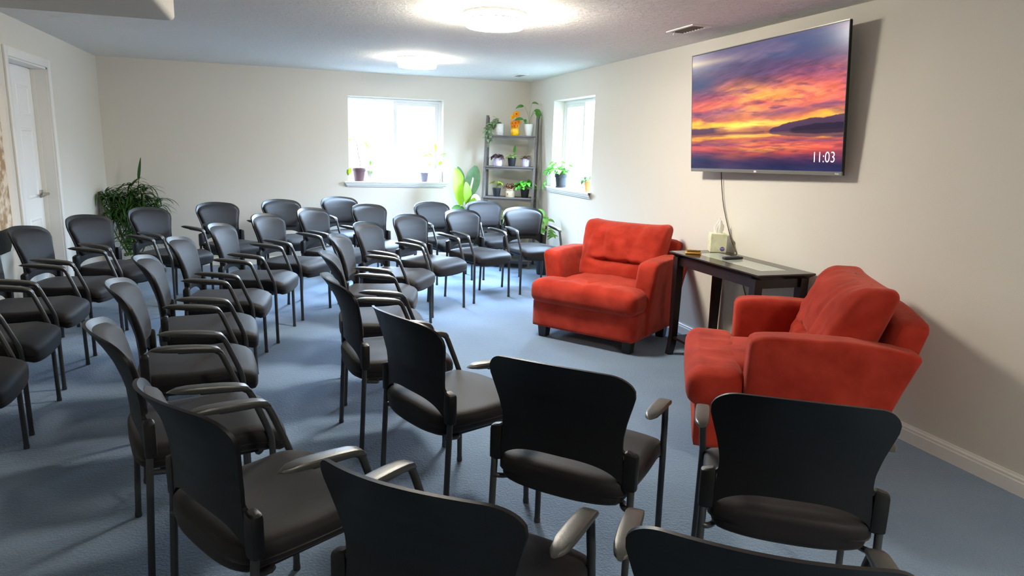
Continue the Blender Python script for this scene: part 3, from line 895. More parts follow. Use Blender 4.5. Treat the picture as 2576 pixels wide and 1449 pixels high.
# local frame: X to the viewer's right, Y up, Z out of the screen
Xa = -r2; Ya = u2; Za = fw_
Rm = Matrix((Xa, Ya, Za)).transposed().to_4x4()
tv.matrix_world = Matrix.Translation((2.9878, 3.9175, 1.7763)) @ Rm
BEZ = mat('tv silver edge', '#8f8d88', .35, .5, metal=.6)
TVB = mat('tv black plastic', '#121214', .4, .4)
bm = bmesh.new(); bevel_box(bm, -TW/2, TW/2, -TH/2, TH/2, -.022, -.002, .003, 1)
bevel_box(bm, -.5, .5, -.30, .16, -.055, -.02, .008, 2); obj('cabinet', bm, TVB, tv, True, 30)
bm = bmesh.new()
e = .006
box(bm, -TW/2, TW/2, TH/2-e, TH/2, -.012, .001); box(bm, -TW/2, -TW/2+.004, -TH/2+.024, TH/2-e, -.012, .001)
box(bm, TW/2-.004, TW/2, -TH/2+.024, TH/2-e, -.012, .001)
bz = obj('bezel', bm, TVB, tv, False)
bm = bmesh.new(); bevel_box(bm, -TW/2, TW/2, -TH/2, -TH/2+.024, -.012, .002, .002, 1)
chin = obj('chin_strip', bm, BEZ, tv, False)
bm = bmesh.new(); box(bm, -TW/2, TW/2, TH/2-.0005, TH/2+.0035, -.015, .0015); obj('top_trim', bm, BEZ, tv, False)
def scr_mat():
    m = bpy.data.materials.new('lit screen'); m.use_nodes = True
    nt = m.node_tree; b = nt.nodes['Principled BSDF']
    b.inputs['Base Color'].default_value = (.01, .01, .012, 1); b.inputs['Roughness'].default_value = .20; b.inputs['Specular IOR Level'].default_value = .14
    a = nt.nodes.new('ShaderNodeAttribute'); a.attribute_name = 'picture'
    nt.links.new(a.outputs['Color'], b.inputs['Emission Color']); b.inputs['Emission Strength'].default_value = .80
    return m
NU, NV = 561, 321
x0, x1, yb, yt = -TW/2+.004, TW/2-.004, -TH/2+.024, TH/2-.006
me = bpy.data.meshes.new('screen')
gx_, gy_ = np.meshgrid(np.linspace(x0, x1, NU), np.linspace(yt, yb, NV))
vv = np.stack([gx_, gy_, np.zeros_like(gx_)], -1).reshape(-1, 3)
idx = np.arange(NU*NV).reshape(NV, NU)
fc = np.stack([idx[1:, :-1], idx[1:, 1:], idx[:-1, 1:], idx[:-1, :-1]], -1).reshape(-1, 4)
me.from_pydata(vv.tolist(), [], fc.tolist())
ca = me.color_attributes.new('picture', 'FLOAT_COLOR', 'POINT')
cc = np.ones((NU*NV, 4), np.float32); cc[:, :3] = sunset(NU, NV).reshape(-1, 3)
ca.data.foreach_set('color', cc.ravel())
me.materials.append(scr_mat())
so = bpy.data.objects.new('screen', me); COL.objects.link(so); so.parent = tv
def text(name, s, size, loc, m, parent, sx=1.0, ext=.0004, bold=0):
    cu = bpy.data.curves.new(name, 'FONT'); cu.body = s; cu.size = size; cu.extrude = ext; cu.align_x = 'LEFT'; cu.offset = bold
    o = bpy.data.objects.new(name, cu); COL.objects.link(o)
    bpy.context.view_layer.update()
    dg = bpy.context.evaluated_depsgraph_get()
    me = bpy.data.meshes.new_from_object(o.evaluated_get(dg))
    bpy.data.objects.remove(o)
    q = bpy.data.objects.new(name, me); COL.objects.link(q); q.parent = parent; q.location = loc; q.scale = (sx, 1, 1)
    me.materials.clear(); me.materials.append(m)
    return q
text('clock_digits', '11:03', .090, (x1-.232, yb+.052, .0008), emis('lit white digits', (.92, .9, 1, 1), .95), so, .92, .0003, -.0013)
bm = bmesh.new(); bevel_box(bm, -.012, .012, -TH/2+.006, -TH/2+.018, .002, .0025, .0015, 1)
obj('maker_badge', bm, mat('pale badge', '#e4e4e4', .4, .4), chin, False)
text('corner_logo', 'Roku', .014, (TW/2-.05, -TH/2+.007, .0022), mat('pale lettering', '#e4e4e4', .4, .4), chin, 1.0, .0002, .0004)
bm = bmesh.new(); bevel_box(bm, -.26, .26, -.17, .13, -.11, -.055, .004, 1)
o = obj('wall_bracket', bm, TVB, tv, False)
# power cable hanging from the television behind the table
bm = bmesh.new()
tube(bm, [(3.072, 4.375, 1.40), (3.085, 4.385, 1.33), (3.092, 4.37, 1.22), (3.094, 4.335, 1.10), (3.094, 4.27, .97), (3.092, 4.20, .86), (3.098, 4.13, .76), (3.100, 4.06, .62), (3.098, 3.98, .48), (3.094, 3.90, .40)], .0036, 8, True, 5)
tag(obj('power_cable', bm, mat('brown cable', '#574732', .5, .4)), 'thin brown cable hanging from the television down behind the console table', 'cable')

# ------------------------------------------------------------------ plants
def leaf_mat(n, a, b, tr=.35, sc=6, rough=.45):
    return mat(n, a, rough, .4, noise_amt=1, noise_scale=sc, col2=b, trans=tr)
LF_POTH = leaf_mat('pothos leaf', '#3f8a2c', '#6fae3c')
LF_VARI = leaf_mat('variegated leaf', '#5d7d55', '#a9bd95', .3, 40)
LF_DARK = leaf_mat('deep green leaf', '#28481f', '#3d6a2a', .25, 8)
LF_LIME = leaf_mat('lime leaf', '#7c9a22', '#9cb030', .28)
LF_PURP = leaf_mat('dark purple leaf', '#3a2a30', '#54383c', .15)
LF_PALE = leaf_mat('pale leaf', '#7fa24e', '#a5bf76', .3)
STEM = mat('green stem', '#6b8a3c', .5, .3)
STEMB = mat('woody stem', '#6a4a38', .7, .2)

def leaf(bm, base, d, up, L, W, droop=.3, fold=.25, n=6, shape='oval', twist=0):
    """one leaf with a folded midrib, curving down along its length"""
    d = Vector(d).normalized(); up = Vector(up); s = d.cross(up)
    if s.length < 1e-4: s = d.cross(Vector((1, .3, 0)))
    s.normalize(); up = s.cross(d).normalized()
    if twist:
        Rt = Matrix.Rotation(twist, 3, d); s = Rt @ s; up = Rt @ up
    p = Vector(base); rows = []
    for i in range(n+1):
        t = i/n
        if shape == 'heart': w = math.sin(PI*min(1, (t*.92+.10)))**.75*(1-.25*t)*(1.15 if t < .4 else 1)
        elif shape == 'strap': w = (math.sin(PI*(t*.9+.06))**.6)*(1-.55*t)
        elif shape == 'paddle': w = math.sin(PI*(t*.95+.03))**.62
        else: w = math.sin(PI*(t*.94+.04))**.85
        w *= W/2
        rows.append((bm.verts.new(p-s*w+up*w*fold), bm.verts.new(p), bm.verts.new(p+s*w+up*w*fold)))
        a = droop*(1.0/n)*(1+t)
        Rr = Matrix.Rotation(-a, 3, s); d = Rr @ d; up = Rr @ up
        p = p+d*(L/n)
    for a, b in zip(rows, rows[1:]):
        bm.faces.new((a[0], a[1], b[1], b[0])); bm.faces.new((a[1], a[2], b[2], b[1]))

def pot(parent, kind, d, h, m, sq=None, saucer=False):
    r = d/2; bm = bmesh.new()
    if kind == 'taper': pr = [(0, 0), (r*.70, 0), (r*.74, .004), (r*.97, h*.93), (r, h*.94), (r, h), (r*.92, h), (r*.90, h*.86), (0, h*.86)]
    elif kind == 'rim': pr = [(0, 0), (r*.70, 0), (r*.72, .004), (r*.90, h*.74), (r*.98, h*.75), (r, h*.77), (r, h), (r*.93, h), (r*.9, h*.86), (0, h*.86)]
    elif kind == 'cyl': pr = [(0, 0), (r*.86, 0), (r*.93, h*.06), (r, h*.3), (r*.99, h), (r*.92, h), (r*.9, h*.86), (0, h*.86)]
    elif kind == 'cone': pr = [(0, 0), (r*.62, 0), (r*.66, .004), (r, h), (r*.95, h), (r*.86, h*.88), (0, h*.88)]
    elif kind == 'jar': pr = [(0, 0), (r*.94, 0), (r, h*.06), (r, h*.62), (r*.93, h*.70), (r*.80, h*.74), (r*.80, h*.80), (r*.88, h*.82), (r*.88, h*.97), (r*.84, h), (r*.76, h), (r*.74, h*.9), (0, h*.9)]
    elif kind == 'tulip': pr = [(0, 0), (r*.62, 0), (r*.8, h*.1), (r*.98, h*.45), (r, h*.7), (r*.96, h), (r*.9, h), (r*.86, h*.9), (0, h*.9)]
    lathe(bm, pr, 28, sq=sq)
    o = obj('pot', bm, m, parent, True, 35)
    if saucer:
        bm = bmesh.new(); lathe(bm, [(0, 0), (r*.8, 0), (r*.9, .016), (r*.86, .016), (r*.76, .003), (0, .003)], 28); obj('saucer', bm, m, parent, True, 35)
    top = h*(.9 if kind in ('jar', 'tulip') else .86)
    k = {'jar': .74, 'tulip': .85, 'cone': .84}.get(kind, .88)
    bm = bmesh.new(); lathe(bm, [(0, top+.003), (r*k*.6, top+.004), (r*k, top+.0005)], 20); obj('soil', bm, SOIL, o)
    return top

def bushy(parent, z0, n, spread, height, L, W, m, seed, shape='heart', droop=.9, stemm=STEM, xlim=None, low=.25):
    rd = random.Random(seed); bl = bmesh.new(); bs = bmesh.new()
    for i in range(n):
        a = i*2.39996+rd.uniform(-.3, .3); k = math.sqrt((i+.5)/n)
        rr = spread*k*rd.uniform(.75, 1.1); hh = height*(1-(1-low)*k*k)*rd.uniform(.75, 1.1)
        x, y = rr*math.cos(a), rr*math.sin(a)
        if xlim:
            x = max(xlim[0], min(xlim[1], x)); y = max(xlim[2], min(xlim[3], y))
        tip = Vector((x, y, z0+hh))
        tube(bs, [(x*.08, y*.08, z0-.005), (x*.45, y*.45, z0+hh*.75), tip], .0016, 5, False, 3)
        d = Vector((math.cos(a), math.sin(a), rd.uniform(-.2, .45)))
        s = rd.uniform(.75, 1.15)
        leaf(bl, tip, d, (0, 0, 1), L*s, W*s, droop*rd.uniform(.6, 1.3), .25, 6, shape, rd.uniform(-.5, .5))
    obj('stems', bs, stemm, parent); obj('foliage', bl, m, parent)

def plant(name, label, cat, loc, rz=0, group='potted plants around the windows and shelf'):
    return thing(name, label, cat, loc, rz, group)

# -- on the back window sill
SZ1 = W1[2]+.008; yS = YB+.055
p = plant('potted_plant', 'lanky yellow-green plant in a brown pot at the left end of the back window sill', 'plant', (.905, yS, SZ1))
t = pot(p, 'rim', .165, .16, mat('brown plastic pot', '#6a5058', .5, .3))
bm = bmesh.new(); tube(bm, [(.02, 0, t), (.012, 0, .25), (-.01, -.01, .33), (-.02, -.01, .44), (-.05, -.02, .50), (-.075, -.02, .515)], .0035, 6, True, 4)
tube(bm, [(.0, 0, .28), (.04, -.01, .32)], .002, 5); tube(bm, [(-.02, -.01, .43), (.03, -.02, .45), (.06, -.02, .47)], .002, 5)
tube(bm, [(-.03, 0, t), (-.08, -.02, t+.03), (-.11, -.05, t+.02)], .002, 5); obj('stems', bm, STEMB, p)
bm = bmesh.new()
for b, d, L, W_ in (((-.07, -.02, .515), (-.6, -.3, -.1), .07, .04), ((-.06, -.02, .515), (.3, -.4, .3), .06, .035), ((.06, -.02, .47), (.7, -.3, -.55), .11, .055), ((.055, -.02, .47), (-.5, -.3, .3), .05, .03),
                    ((.04, -.01, .32), (.7, -.2, .2), .055, .03), ((-.005, 0, .27), (-.8, -.3, .3), .05, .03), ((-.11, -.05, t+.02), (-.4, -.4, -.7), .10, .062)):
    leaf(bm, b, d, (0, -.6, .8), L, W_, .6, .2, 6, 'heart')
obj('foliage', bm, LF_LIME, p)
p = plant('potted_plant', 'light green bushy plant in a white pot right of the brown-potted one', 'plant', (1.065, yS, SZ1))
t = pot(p, 'taper', .135, .135, WHITEPOT)
bushy(p, t, 16, .07, .06, .05, .03, LF_PALE, 21, 'oval', 1.0, xlim=(-.07, .12, -.07, .055))
bm = bmesh.new(); leaf(bm, (-.035, 0, t+.06), (-.1, 0, 1), (0, -1, 0), .11, .07, .2, .15, 6, 'oval'); leaf(bm, (-.01, 0, t+.06), (.15, -.1, 1), (0, -1, 0), .10, .06, .2, .15, 6, 'oval')
obj('upright_leaves', bm, LF_PALE, p)
p = plant('potted_plant', 'small grey pot with a seedling toward the right end of the back window sill', 'plant', (1.722, yS, SZ1))
t = pot(p, 'taper', .11, .115, mat('grey plastic pot', '#6f6878', .5, .3), 5)
bushy(p, t, 7, .035, .035, .035, .022, LF_POTH, 5, 'heart', 1.2)
bm = bmesh.new(); tube(bm, [(-.02, 0, t), (-.06, 0, t+.03)], .0016, 5); leaf(bm, (-.06, 0, t+.03), (-.6, -.1, -.7), (0, -.5, .8), .07, .035, .5, .2, 6, 'oval'); obj('trailing_leaf', bm, LF_VARI, p)
p = plant('potted_plant', 'upright yellow-green plant in a white pot at the right end of the back sill', 'plant', (1.873, yS, SZ1))
t = pot(p, 'tulip', .145, .175, WHITEPOT)
bm = bmesh.new(); bl = bmesh.new()
for q, d, L, W_ in (([(0, 0, t), (-.01, 0, .25), (-.05, -.01, .33), (-.10, -.02, .345)], (-.9, -.2, -.25), .07, .03), ([(0, 0, t), (.01, 0, .28), (-.005, -.01, .38)], (.05, -.1, 1), .115, .035), ([(.01, 0, t), (.02, -.02, .26), (.045, -.05, .33)], (.5, -.8, .5), .10, .03),
                    ([(0, 0, t), (-.02, 0, .27), (-.04, -.02, .32)], (-.5, -.2, .5), .08, .028), ([(.02, 0, t), (.04, 0, .22)], (.5, -.3, .5), .07, .045), ([(-.02, 0, t), (-.05, 0, .21)], (-.7, -.3, .4), .06, .03)):
    tube(bm, q, .002, 5, True, 3); leaf(bl, q[-1], d, (0, -.8, .5), L, W_, .5, .2, 6, 'oval')
obj('stems', bm, STEM, p); obj('foliage', bl, leaf_mat('yellow green leaf', '#93ab2c', '#729a2c', .4), p)

# -- on the right window sill
SZ2 = W2[2]+.008
p = plant('potted_pothos', 'full green pothos in a black pot on the right window sill, one vine trailing left', 'plant', (XR+.03, 7.62, SZ2))
t = pot(p, 'rim', .15, .16, BLACKPOT, saucer=True)
bushy(p, t, 60, .18, .17, .11, .052, leaf_mat('bright pothos leaf', '#37781f', '#5c9c36', .25), 33, 'heart', 1.2, xlim=(-.2, .06, -.2, .2))
bm = bmesh.new(); bl = bmesh.new()
V = [(-.05, .05, t), (-.10, .14, t+.02), (-.09, .24, t-.06), (-.08, .31, t-.12)]
tube(bm, V, .002, 5, True, 3); obj('trailing_vine', bm, STEM, p)
for b, d in ((V[2], (-.5, .4, -.4)), (V[3], (-.4, .3, -.8)), (V[3], (-.3, .8, -.1)), (V[2], (-.7, -.3, -.5)), (V[3], (-.7, -.3, -.3))): leaf(bl, b, d, (-.5, 0, .8), .085, .045, .8, .2, 6, 'heart')
obj('trailing_leaves', bl, LF_POTH, p)
p = plant('potted_plant', 'small white pot partly hidden behind the black pothos pot on the right sill', 'plant', (XR+.075, 7.44, SZ2))
t = pot(p, 'cyl', .10, .10, WHITEPOT); bushy(p, t, 8, .04, .03, .035, .02, mat('reddish leaf', '#a06a4a', .6, .3, trans=.3), 8)
p = plant('potted_plant', 'small terracotta pot with a wire hoop at the right end of the right window sill', 'plant', (XR+.06, 6.90, SZ2))
t = pot(p, 'cone', .10, .115, mat('terracotta', '#b9804c', .8, .2))
bushy(p, t, 16, .07, .075, .065, .045, LF_DARK, 14, 'heart', 1.2)
bm = bmesh.new(); tube(bm, [(0, .035, t), (0, .05, t+.10), (0, .03, t+.18), (0, -.0, t+.20), (0, -.03, t+.17), (0, -.045, t+.10), (0, -.03, t)], .0018, 6, True, 6); obj('wire_hoop', bm, mat('rusty wire', '#5d4a3c', .5, .4), p)

# -- ladder shelf
SA = math.atan2(-.475, .88)
sh = thing('ladder_shelf', 'grey leaning ladder shelf full of small potted plants in the back right corner', 'shelf', (2.656, 8.19, 0), SA)
LEAN = .15/.766
fy = lambda z: (z-.864)*LEAN
SHELVES = [(.10, .40, .325), (.48, .37, .325), (.864, .335, .325), (1.248, .27, .32), (1.629, .205, .305)]
for z, dp, hwid in SHELVES:
    bm = bmesh.new(); y = fy(z)
    bevel_box(bm, -hwid, hwid, y, y+dp, z-.018, z, .002, 1)
    box(bm, -hwid+.02, hwid-.02, y+.012, y+.026, z-.045, z-.018)
    obj('shelf_board', bm, GREYWOOD, sh, False)
for s in (-1, 1):
    bm = bmesh.new(); x = s*.318
    def slat(bm, a, b, w, th):
        vs = []
        for (y, z) in (a, b):
            for dy in (-w/2, w/2):
                for dx_ in (-th/2, th/2): vs.append(bm.verts.new((x+dx_, y+dy, z)))
        for f in ((0, 1, 3, 2), (4, 6, 7, 5), (0, 4, 5, 1), (2, 3, 7, 6), (0, 2, 6, 4), (1, 5, 7, 3)): bm.faces.new([vs[i] for i in f])
    slat(bm, (fy(0)+.03, 0), (fy(1.87)+.03, 1.87), .05, .026); bmesh.ops.recalc_face_normals(bm, faces=bm.faces)
    obj('front_rail', bm, GREYWOOD, sh, False)
    bm = bmesh.new(); slat(bm, (.235, 0), (fy(1.87)+.075, 1.85), .045, .026); bmesh.ops.recalc_face_normals(bm, faces=bm.faces)
    obj('rear_rail', bm, GREYWOOD, sh, False)
    for z, dp, hwid in SHELVES[1:4]:
        bm = bmesh.new(); yb_ = .235+(fy(1.87)+.075-.235)*z/1.85
        box(bm, x-.012*s-.006, x-.012*s+.006, fy(z)+.03, yb_, z-.055, z-.020); obj('side_brace', bm, GREYWOOD, sh, False)
ra = Vector((math.cos(SA), math.sin(SA), 0)); ba = Vector((-math.sin(SA), math.cos(SA), 0))
def onshelf(i, x, dy=.0):
    z, dp, _ = SHELVES[i]
    v = Vector((2.656, 8.19, 0))+ra*x+ba*(fy(z)+dp*.42+dy); return (v.x, v.y, z)
PG = 'small potted plants on the ladder shelf'
def splant(name, label, i, x, dy=0): return plant(name, label, 'plant', onshelf(i, x, dy), SA, PG)
# top
p = splant('potted_pothos', 'trailing variegated pothos in a white marbled pot at the left end of the top shelf', 4, -.165)
t = pot(p, 'cyl', .105, .14, mat('marbled ceramic', '#e2e0dc', .35, .4, noise_amt=1, noise_scale=14, col2='#b9b6b0'))
bm = bmesh.new(); bl = bmesh.new(); rd = random.Random(3)
for k in range(7):
    a = PI+rd.uniform(-.9, .7); ln = rd.uniform(.5, 1)
    V = [Vector((0, 0, t)), Vector((.05*math.cos(a), .04*math.sin(a)-.01, t+.05)), Vector((-.10-.03*rd.random(), .035*math.sin(a)-.035, t+.01-.02*k/7)), Vector((-.115-.05*rd.random(), .03*math.sin(a)-.055, t-.11*ln)), Vector((-.095-.06*rd.random(), .03*math.sin(a)-.06, t-.24*ln))]
    tube(bm, V, .0016, 5, True, 3)
    for j in range(1, 5):
        for q in range(3):
            pp = V[j]*(1-q*.33)+V[j-1]*(q*.33)
            leaf(bl, pp, (rd.uniform(-1, .4), rd.uniform(-.8, .1), rd.uniform(-.9, .3)), (0, -.5, .8), rd.uniform(.065, .095), rd.uniform(.036, .052), .8, .2, 5, 'heart')
for k in range(8):
    leaf(bl, (rd.uniform(-.05, .01), rd.uniform(-.03, .02), t+rd.uniform(.03, .09)), (rd.uniform(-1, .2), rd.uniform(-.7, .3), rd.uniform(-.3, .6)), (0, -.3, 1), .07, .042, .8, .2, 5, 'heart')
obj('vines', bm, STEM, p); obj('foliage', bl, LF_VARI, p)
p = splant('flower_pot', 'bright yellow pot of orange and yellow daisies in the middle of the top shelf', 4, .035)
p['category'] = 'flowers'
YEL = mat('yellow ceramic', '#f0b414', .3, .5)
bm = bmesh.new(); r = .052; hgt = .09
ringz = [(.0, .80), (.006, .86), (.03, 1), (.07, .98), (.088, .86), (.09, .82), (.088, .76), (.075, .74)]
rings = []
for z, k in ringz:
    rings.append([bm.verts.new((r*k*(1+.07*abs(math.sin(4*a)))*math.cos(a), r*k*(1+.07*abs(math.sin(4*a)))*math.sin(a), z)) for a in [2*PI*q/48 for q in range(48)]])
for a, b in zip(rings, rings[1:]):
    for q in range(48): bm.faces.new((a[q], a[(q+1) % 48], b[(q+1) % 48], b[q]))
bm.faces.new(list(reversed(rings[0]))); bm.faces.new(rings[-1]); obj('pot', bm, YEL, p)
def bloom(bm, c, nrm, R, layers, npet, cup=.25):
    nrm = Vector(nrm).normalized(); a = nrm.orthogonal().normalized(); b = nrm.cross(a)
    for l in range(layers):
        for k in range(npet):
            th = 2*PI*(k+.5*l)/npet; d = a*math.cos(th)+b*math.sin(th)+nrm*(cup+.35*l)
            leaf(bm, Vector(c)+nrm*.002*l, d, nrm, R*(1-.22*l), R*.36, .35, .15, 4, 'oval')
FL = [((-.028, -.03, .225), (-.3, -1, .35), .042, 4, 12, '#f2b422'), ((.018, -.035, .262), (.15, -1, .35), .046, 2, 20, '#f09a1c'), ((-.03, -.035, .150), (-.4, -1, .2), .036, 2, 14, '#e8921c'), ((.012, -.045, .155), (.1, -1, .2), .038, 2, 16, '#ee8418'),
      ((.045, -.03, .165), (.5, -1, .3), .036, 2, 14, '#e8921c'), ((-.005, -.04, .115), (0, -1, .0), .032, 2, 14, '#ee8a1a'), ((.035, -.045, .118), (.4, -1, .0), .032, 2, 14, '#f0a024'), ((-.03, -.035, .11), (-.5, -1, 0), .03, 2, 14, '#f0a024')]
bs = bmesh.new()
for c, n_, R_, ly, npet, cl in FL:
    tube(bs, [(c[0]*.3, 0, .07), (c[0]*.8, c[1]*.3+.01, c[2]*.7), Vector(c)-Vector(n_).normalized()*.004], .002, 5, True, 3)
    bm = bmesh.new(); bloom(bm, c, n_, R_, ly, npet)
    f = obj('flower', bm, mat('petals '+cl, cl, .6, .2, trans=.3), p)
    if npet > 13:
        bm = bmesh.new(); bmesh.ops.create_icosphere(bm, subdivisions=2, radius=R_*.22, matrix=Matrix.Translation(Vector(c)+Vector(n_).normalized()*.004)); obj('flower_centre', bm, mat('flower eye', '#8a4a10', .8, .1), f)
obj('stems', bs, STEM, p)
p = splant('potted_pothos', 'tall sparse pothos in a white tapered pot at the right end of the top shelf', 4, .21)
t = pot(p, 'cone', .128, .145, WHITEPOT)
bm = bmesh.new(); bl = bmesh.new()
for q, d, L, W_ in (([(0, 0, t), (-.01, 0, .24), (-.05, -.01, .34), (-.075, -.02, .36)], (-.8, -.3, .05), .11, .062), ([(0, 0, t), (.01, 0, .3), (.03, 0, .40)], (.4, -.2, .1), .09, .04), ([(0, 0, t), (.03, 0, .26), (.07, -.01, .32)], (.8, -.4, -.3), .12, .07),
                    ([(0, 0, t), (.03, 0, .25), (.09, -.01, .29)], (.6, -.4, -.7), .10, .06), ([(0, 0, t), (-.03, -.02, .19), (-.07, -.04, .20)], (-.7, -.5, .2), .12, .06), ([(0, 0, t), (-.02, -.03, .15)], (-.4, -.5, .2), .05, .03), ([(0, 0, t), (-.05, -.03, .2)], (.2, -.7, -.3), .08, .04)):
    tube(bm, q, .0018, 5, True, 3); leaf(bl, q[-1], d, (0, -.6, .7), L, W_, .7, .2, 6, 'heart')
obj('stems', bm, STEM, p); obj('foliage', bl, leaf_mat('marbled green leaf', '#34742e', '#6a9a4a', .3, 25), p)
# middle
p = splant('potted_plant', 'dark purple broad-leaved plant in a lavender pot at the left end of the middle shelf', 3, -.165)
t = pot(p, 'cyl', .108, .098, LAVPOT); bushy(p, t, 15, .065, .06, .075, .06, LF_PURP, 41, 'heart', .9, STEMB)
p = splant('potted_plant', 'light green plant with one upright leaf in a black pot mid middle shelf', 3, .012)
t = pot(p, 'taper', .11, .105, BLACKPOT); bushy(p, t, 15, .06, .075, .065, .032, leaf_mat('fresh leaf', '#7fb04a', '#b4cc7a', .4), 42, 'heart', .7)
bm = bmesh.new(); tube(bm, [(.01, 0, t), (.03, 0, t+.08)], .0018, 5); leaf(bm, (.03, 0, t+.08), (.25, 0, 1), (-.6, -.8, 0), .10, .055, -.3, .2, 6, 'heart'); obj('upright_leaf', bm, LF_POTH, p)
p = splant('potted_plant', 'spiky dark plant in a lavender pot at the right end of the middle shelf', 3, .195)
t = pot(p, 'cyl', .112, .098, LAVPOT); bushy(p, t, 34, .06, .055, .055, .014, leaf_mat('bronze leaf', '#4a3a32', '#6d5a48', .15), 43, 'strap', .8, STEMB)
# lower
p = splant('potted_plant', 'small yellow-green plant in a black pot at the left end of the lower shelf', 2, -.165)
t = pot(p, 'taper', .112, .108, BLACKPOT); bushy(p, t, 7, .05, .10, .075, .045, LF_LIME, 51, 'heart', .8, low=.7)
p = splant('dried_flowers', 'dried brown flowers in a cream jar in the middle of the lower shelf', 2, .010)
p['category'] = 'flowers'
t = pot(p, 'jar', .115, .105, mat('cream stoneware', '#e6dcc2', .4, .4)); bushy(p, t, 90, .085, .075, .028, .020, mat('dried petals', '#8a6248', .8, .1, noise_amt=.5, noise_scale=40, trans=.2), 52, 'oval', 1.0, STEMB)
bm = bmesh.new(); lathe(bm, [(0, .0012), (.010, .0012), (.0105, 0), (0, 0)], 16); bmesh.ops.transform(bm, matrix=Matrix.Translation((-.02, -.0545, .04)) @ Matrix.Rotation(PI/2, 4, 'X'), verts=bm.verts)
obj('stamped_mark', bm, mat('brown stamp', '#8a7350', .6, .2), p)
p = splant('potted_pothos', 'lush bright green pothos in a black pot at the right end of the lower shelf', 2, .200)
t = pot(p, 'taper', .115, .105, BLACKPOT); bushy(p, t, 44, .115, .13, .085, .055, leaf_mat('vivid leaf', '#3f9a2a', '#74c043', .35), 53, 'heart', 1.0)
# lowest tiers, half hidden by the chairs
p = splant('spider_plant', 'spiky yellow-green plant low on the shelf showing between two chair backs', 1, -.02, -.06)
t = pot(p, 'taper', .12, .10, BLACKPOT); bushy(p, t, 30, .10, .17, .14, .014, leaf_mat('striped blade', '#8fae52', '#d0d890', .35, 30), 61, 'strap', 1.0)
p = splant('potted_plant', 'green trailing plant on the bottom tier of the shelf behind the chair legs', 0, -.16, -.05)
t = pot(p, 'taper', .16, .13, BLACKPOT); bushy(p, t, 36, .17, .12, .11, .045, LF_POTH, 62, 'oval', 1.3)

# -- large leafy floor plant left of the shelf
p = thing('bird_of_paradise', 'large broad-leaved floor plant left of the ladder shelf', 'plant', (2.14, 8.38, 0))
t = pot(p, 'taper', .30, .27, mat('grey planter', '#77736e', .6, .3))
LB = leaf_mat('big bright leaf', '#64861a', '#7c9e26', .25, 5); LD = leaf_mat('big dark leaf', '#34502f', '#4c6a42', .2, 12)
bs = bmesh.new()
BOP = [((-.045, -.05, .76), (-.10, -.1, 1), .46, .18, LB, 'leaf_bright', (.2, -1, 0)), ((.05, -.06, .86), (.22, -.1, 1), .40, .19, LD, 'leaf_dark', (-.15, -1, 0)), ((.0, .03, .98), (-.15, .05, 1), .26, .10, LD, 'leaf_rear', (.5, -1, 0)),
       ((.025, -.10, .76), (-.02, -.15, 1), .29, .12, LB, 'leaf_small', (.3, -1, 0)), ((.115, -.12, .90), (.05, -.45, -1), .16, .12, mat('pale leaf underside', '#d9e2d0', .5, .3, trans=.3), 'leaf_pale', (-.3, -1, .3)),
       ((.0, -.06, .72), (-1, -.3, .12), .17, .11, LF_DARK, 'leaf_low', (0, -.5, .9)), ((.04, -.10, .66), (.25, -.5, .9), .22, .12, LB, 'leaf_front', (0, -1, .2))]
for b, d, L, W_, m_, nm, up in BOP:
    tube(bs, [(b[0]*.2, b[1]*.2, t), (b[0]*.6, b[1]*.6, (t+b[2])/2), b], .006, 6, True, 3)
    bm = bmesh.new(); leaf(bm, b, d, up, L, W_, .25, .22, 12, 'paddle'); o = obj('leaf', bm, m_, p)
    if m_ is LD:
        bm = bmesh.new(); leaf(bm, Vector(b)+Vector((0, -.003, .0)), d, up, L*.9, W_*.16, .25, .22, 12, 'strap'); obj('midrib', bm, mat('cream midrib', '#c9cfa6', .5, .3, trans=.3), o)
obj('stems', bs, STEM, p)

# -- floor plant between the shelf and the right wall
p = thing('climbing_plant', 'green climbing plant on the floor behind the last front-row chair by the right wall', 'plant', (2.93, 7.55, 0))
t = pot(p, 'taper', .22, .20, BLACKPOT)
bm = bmesh.new(); tube(bm, [(0, 0, t), (.01, 0, .45), (.03, .02, .68)], .012, 8); obj('moss_pole', bm, mat('moss pole', '#54452c', .9, .1, bump=.6, bump_scale=60), p)
bl = bmesh.new(); rd = random.Random(17)
for k in range(34):
    z = .24+.5*rd.random(); a = rd.uniform(PI*.5, PI*1.9); rr = .03+.04*rd.random()
    leaf(bl, (.02*z+rr*math.cos(a)*.6, rr*math.sin(a)*.6, z), (math.cos(a)*.55, math.sin(a)*.6, rd.uniform(-.3, .9)), (-.3, -.3, 1), rd.uniform(.09, .15), rd.uniform(.045, .07), .8, .2, 6, 'heart')
obj('foliage', bl, leaf_mat('climber leaf', '#4f8a34', '#86b458', .35), p)

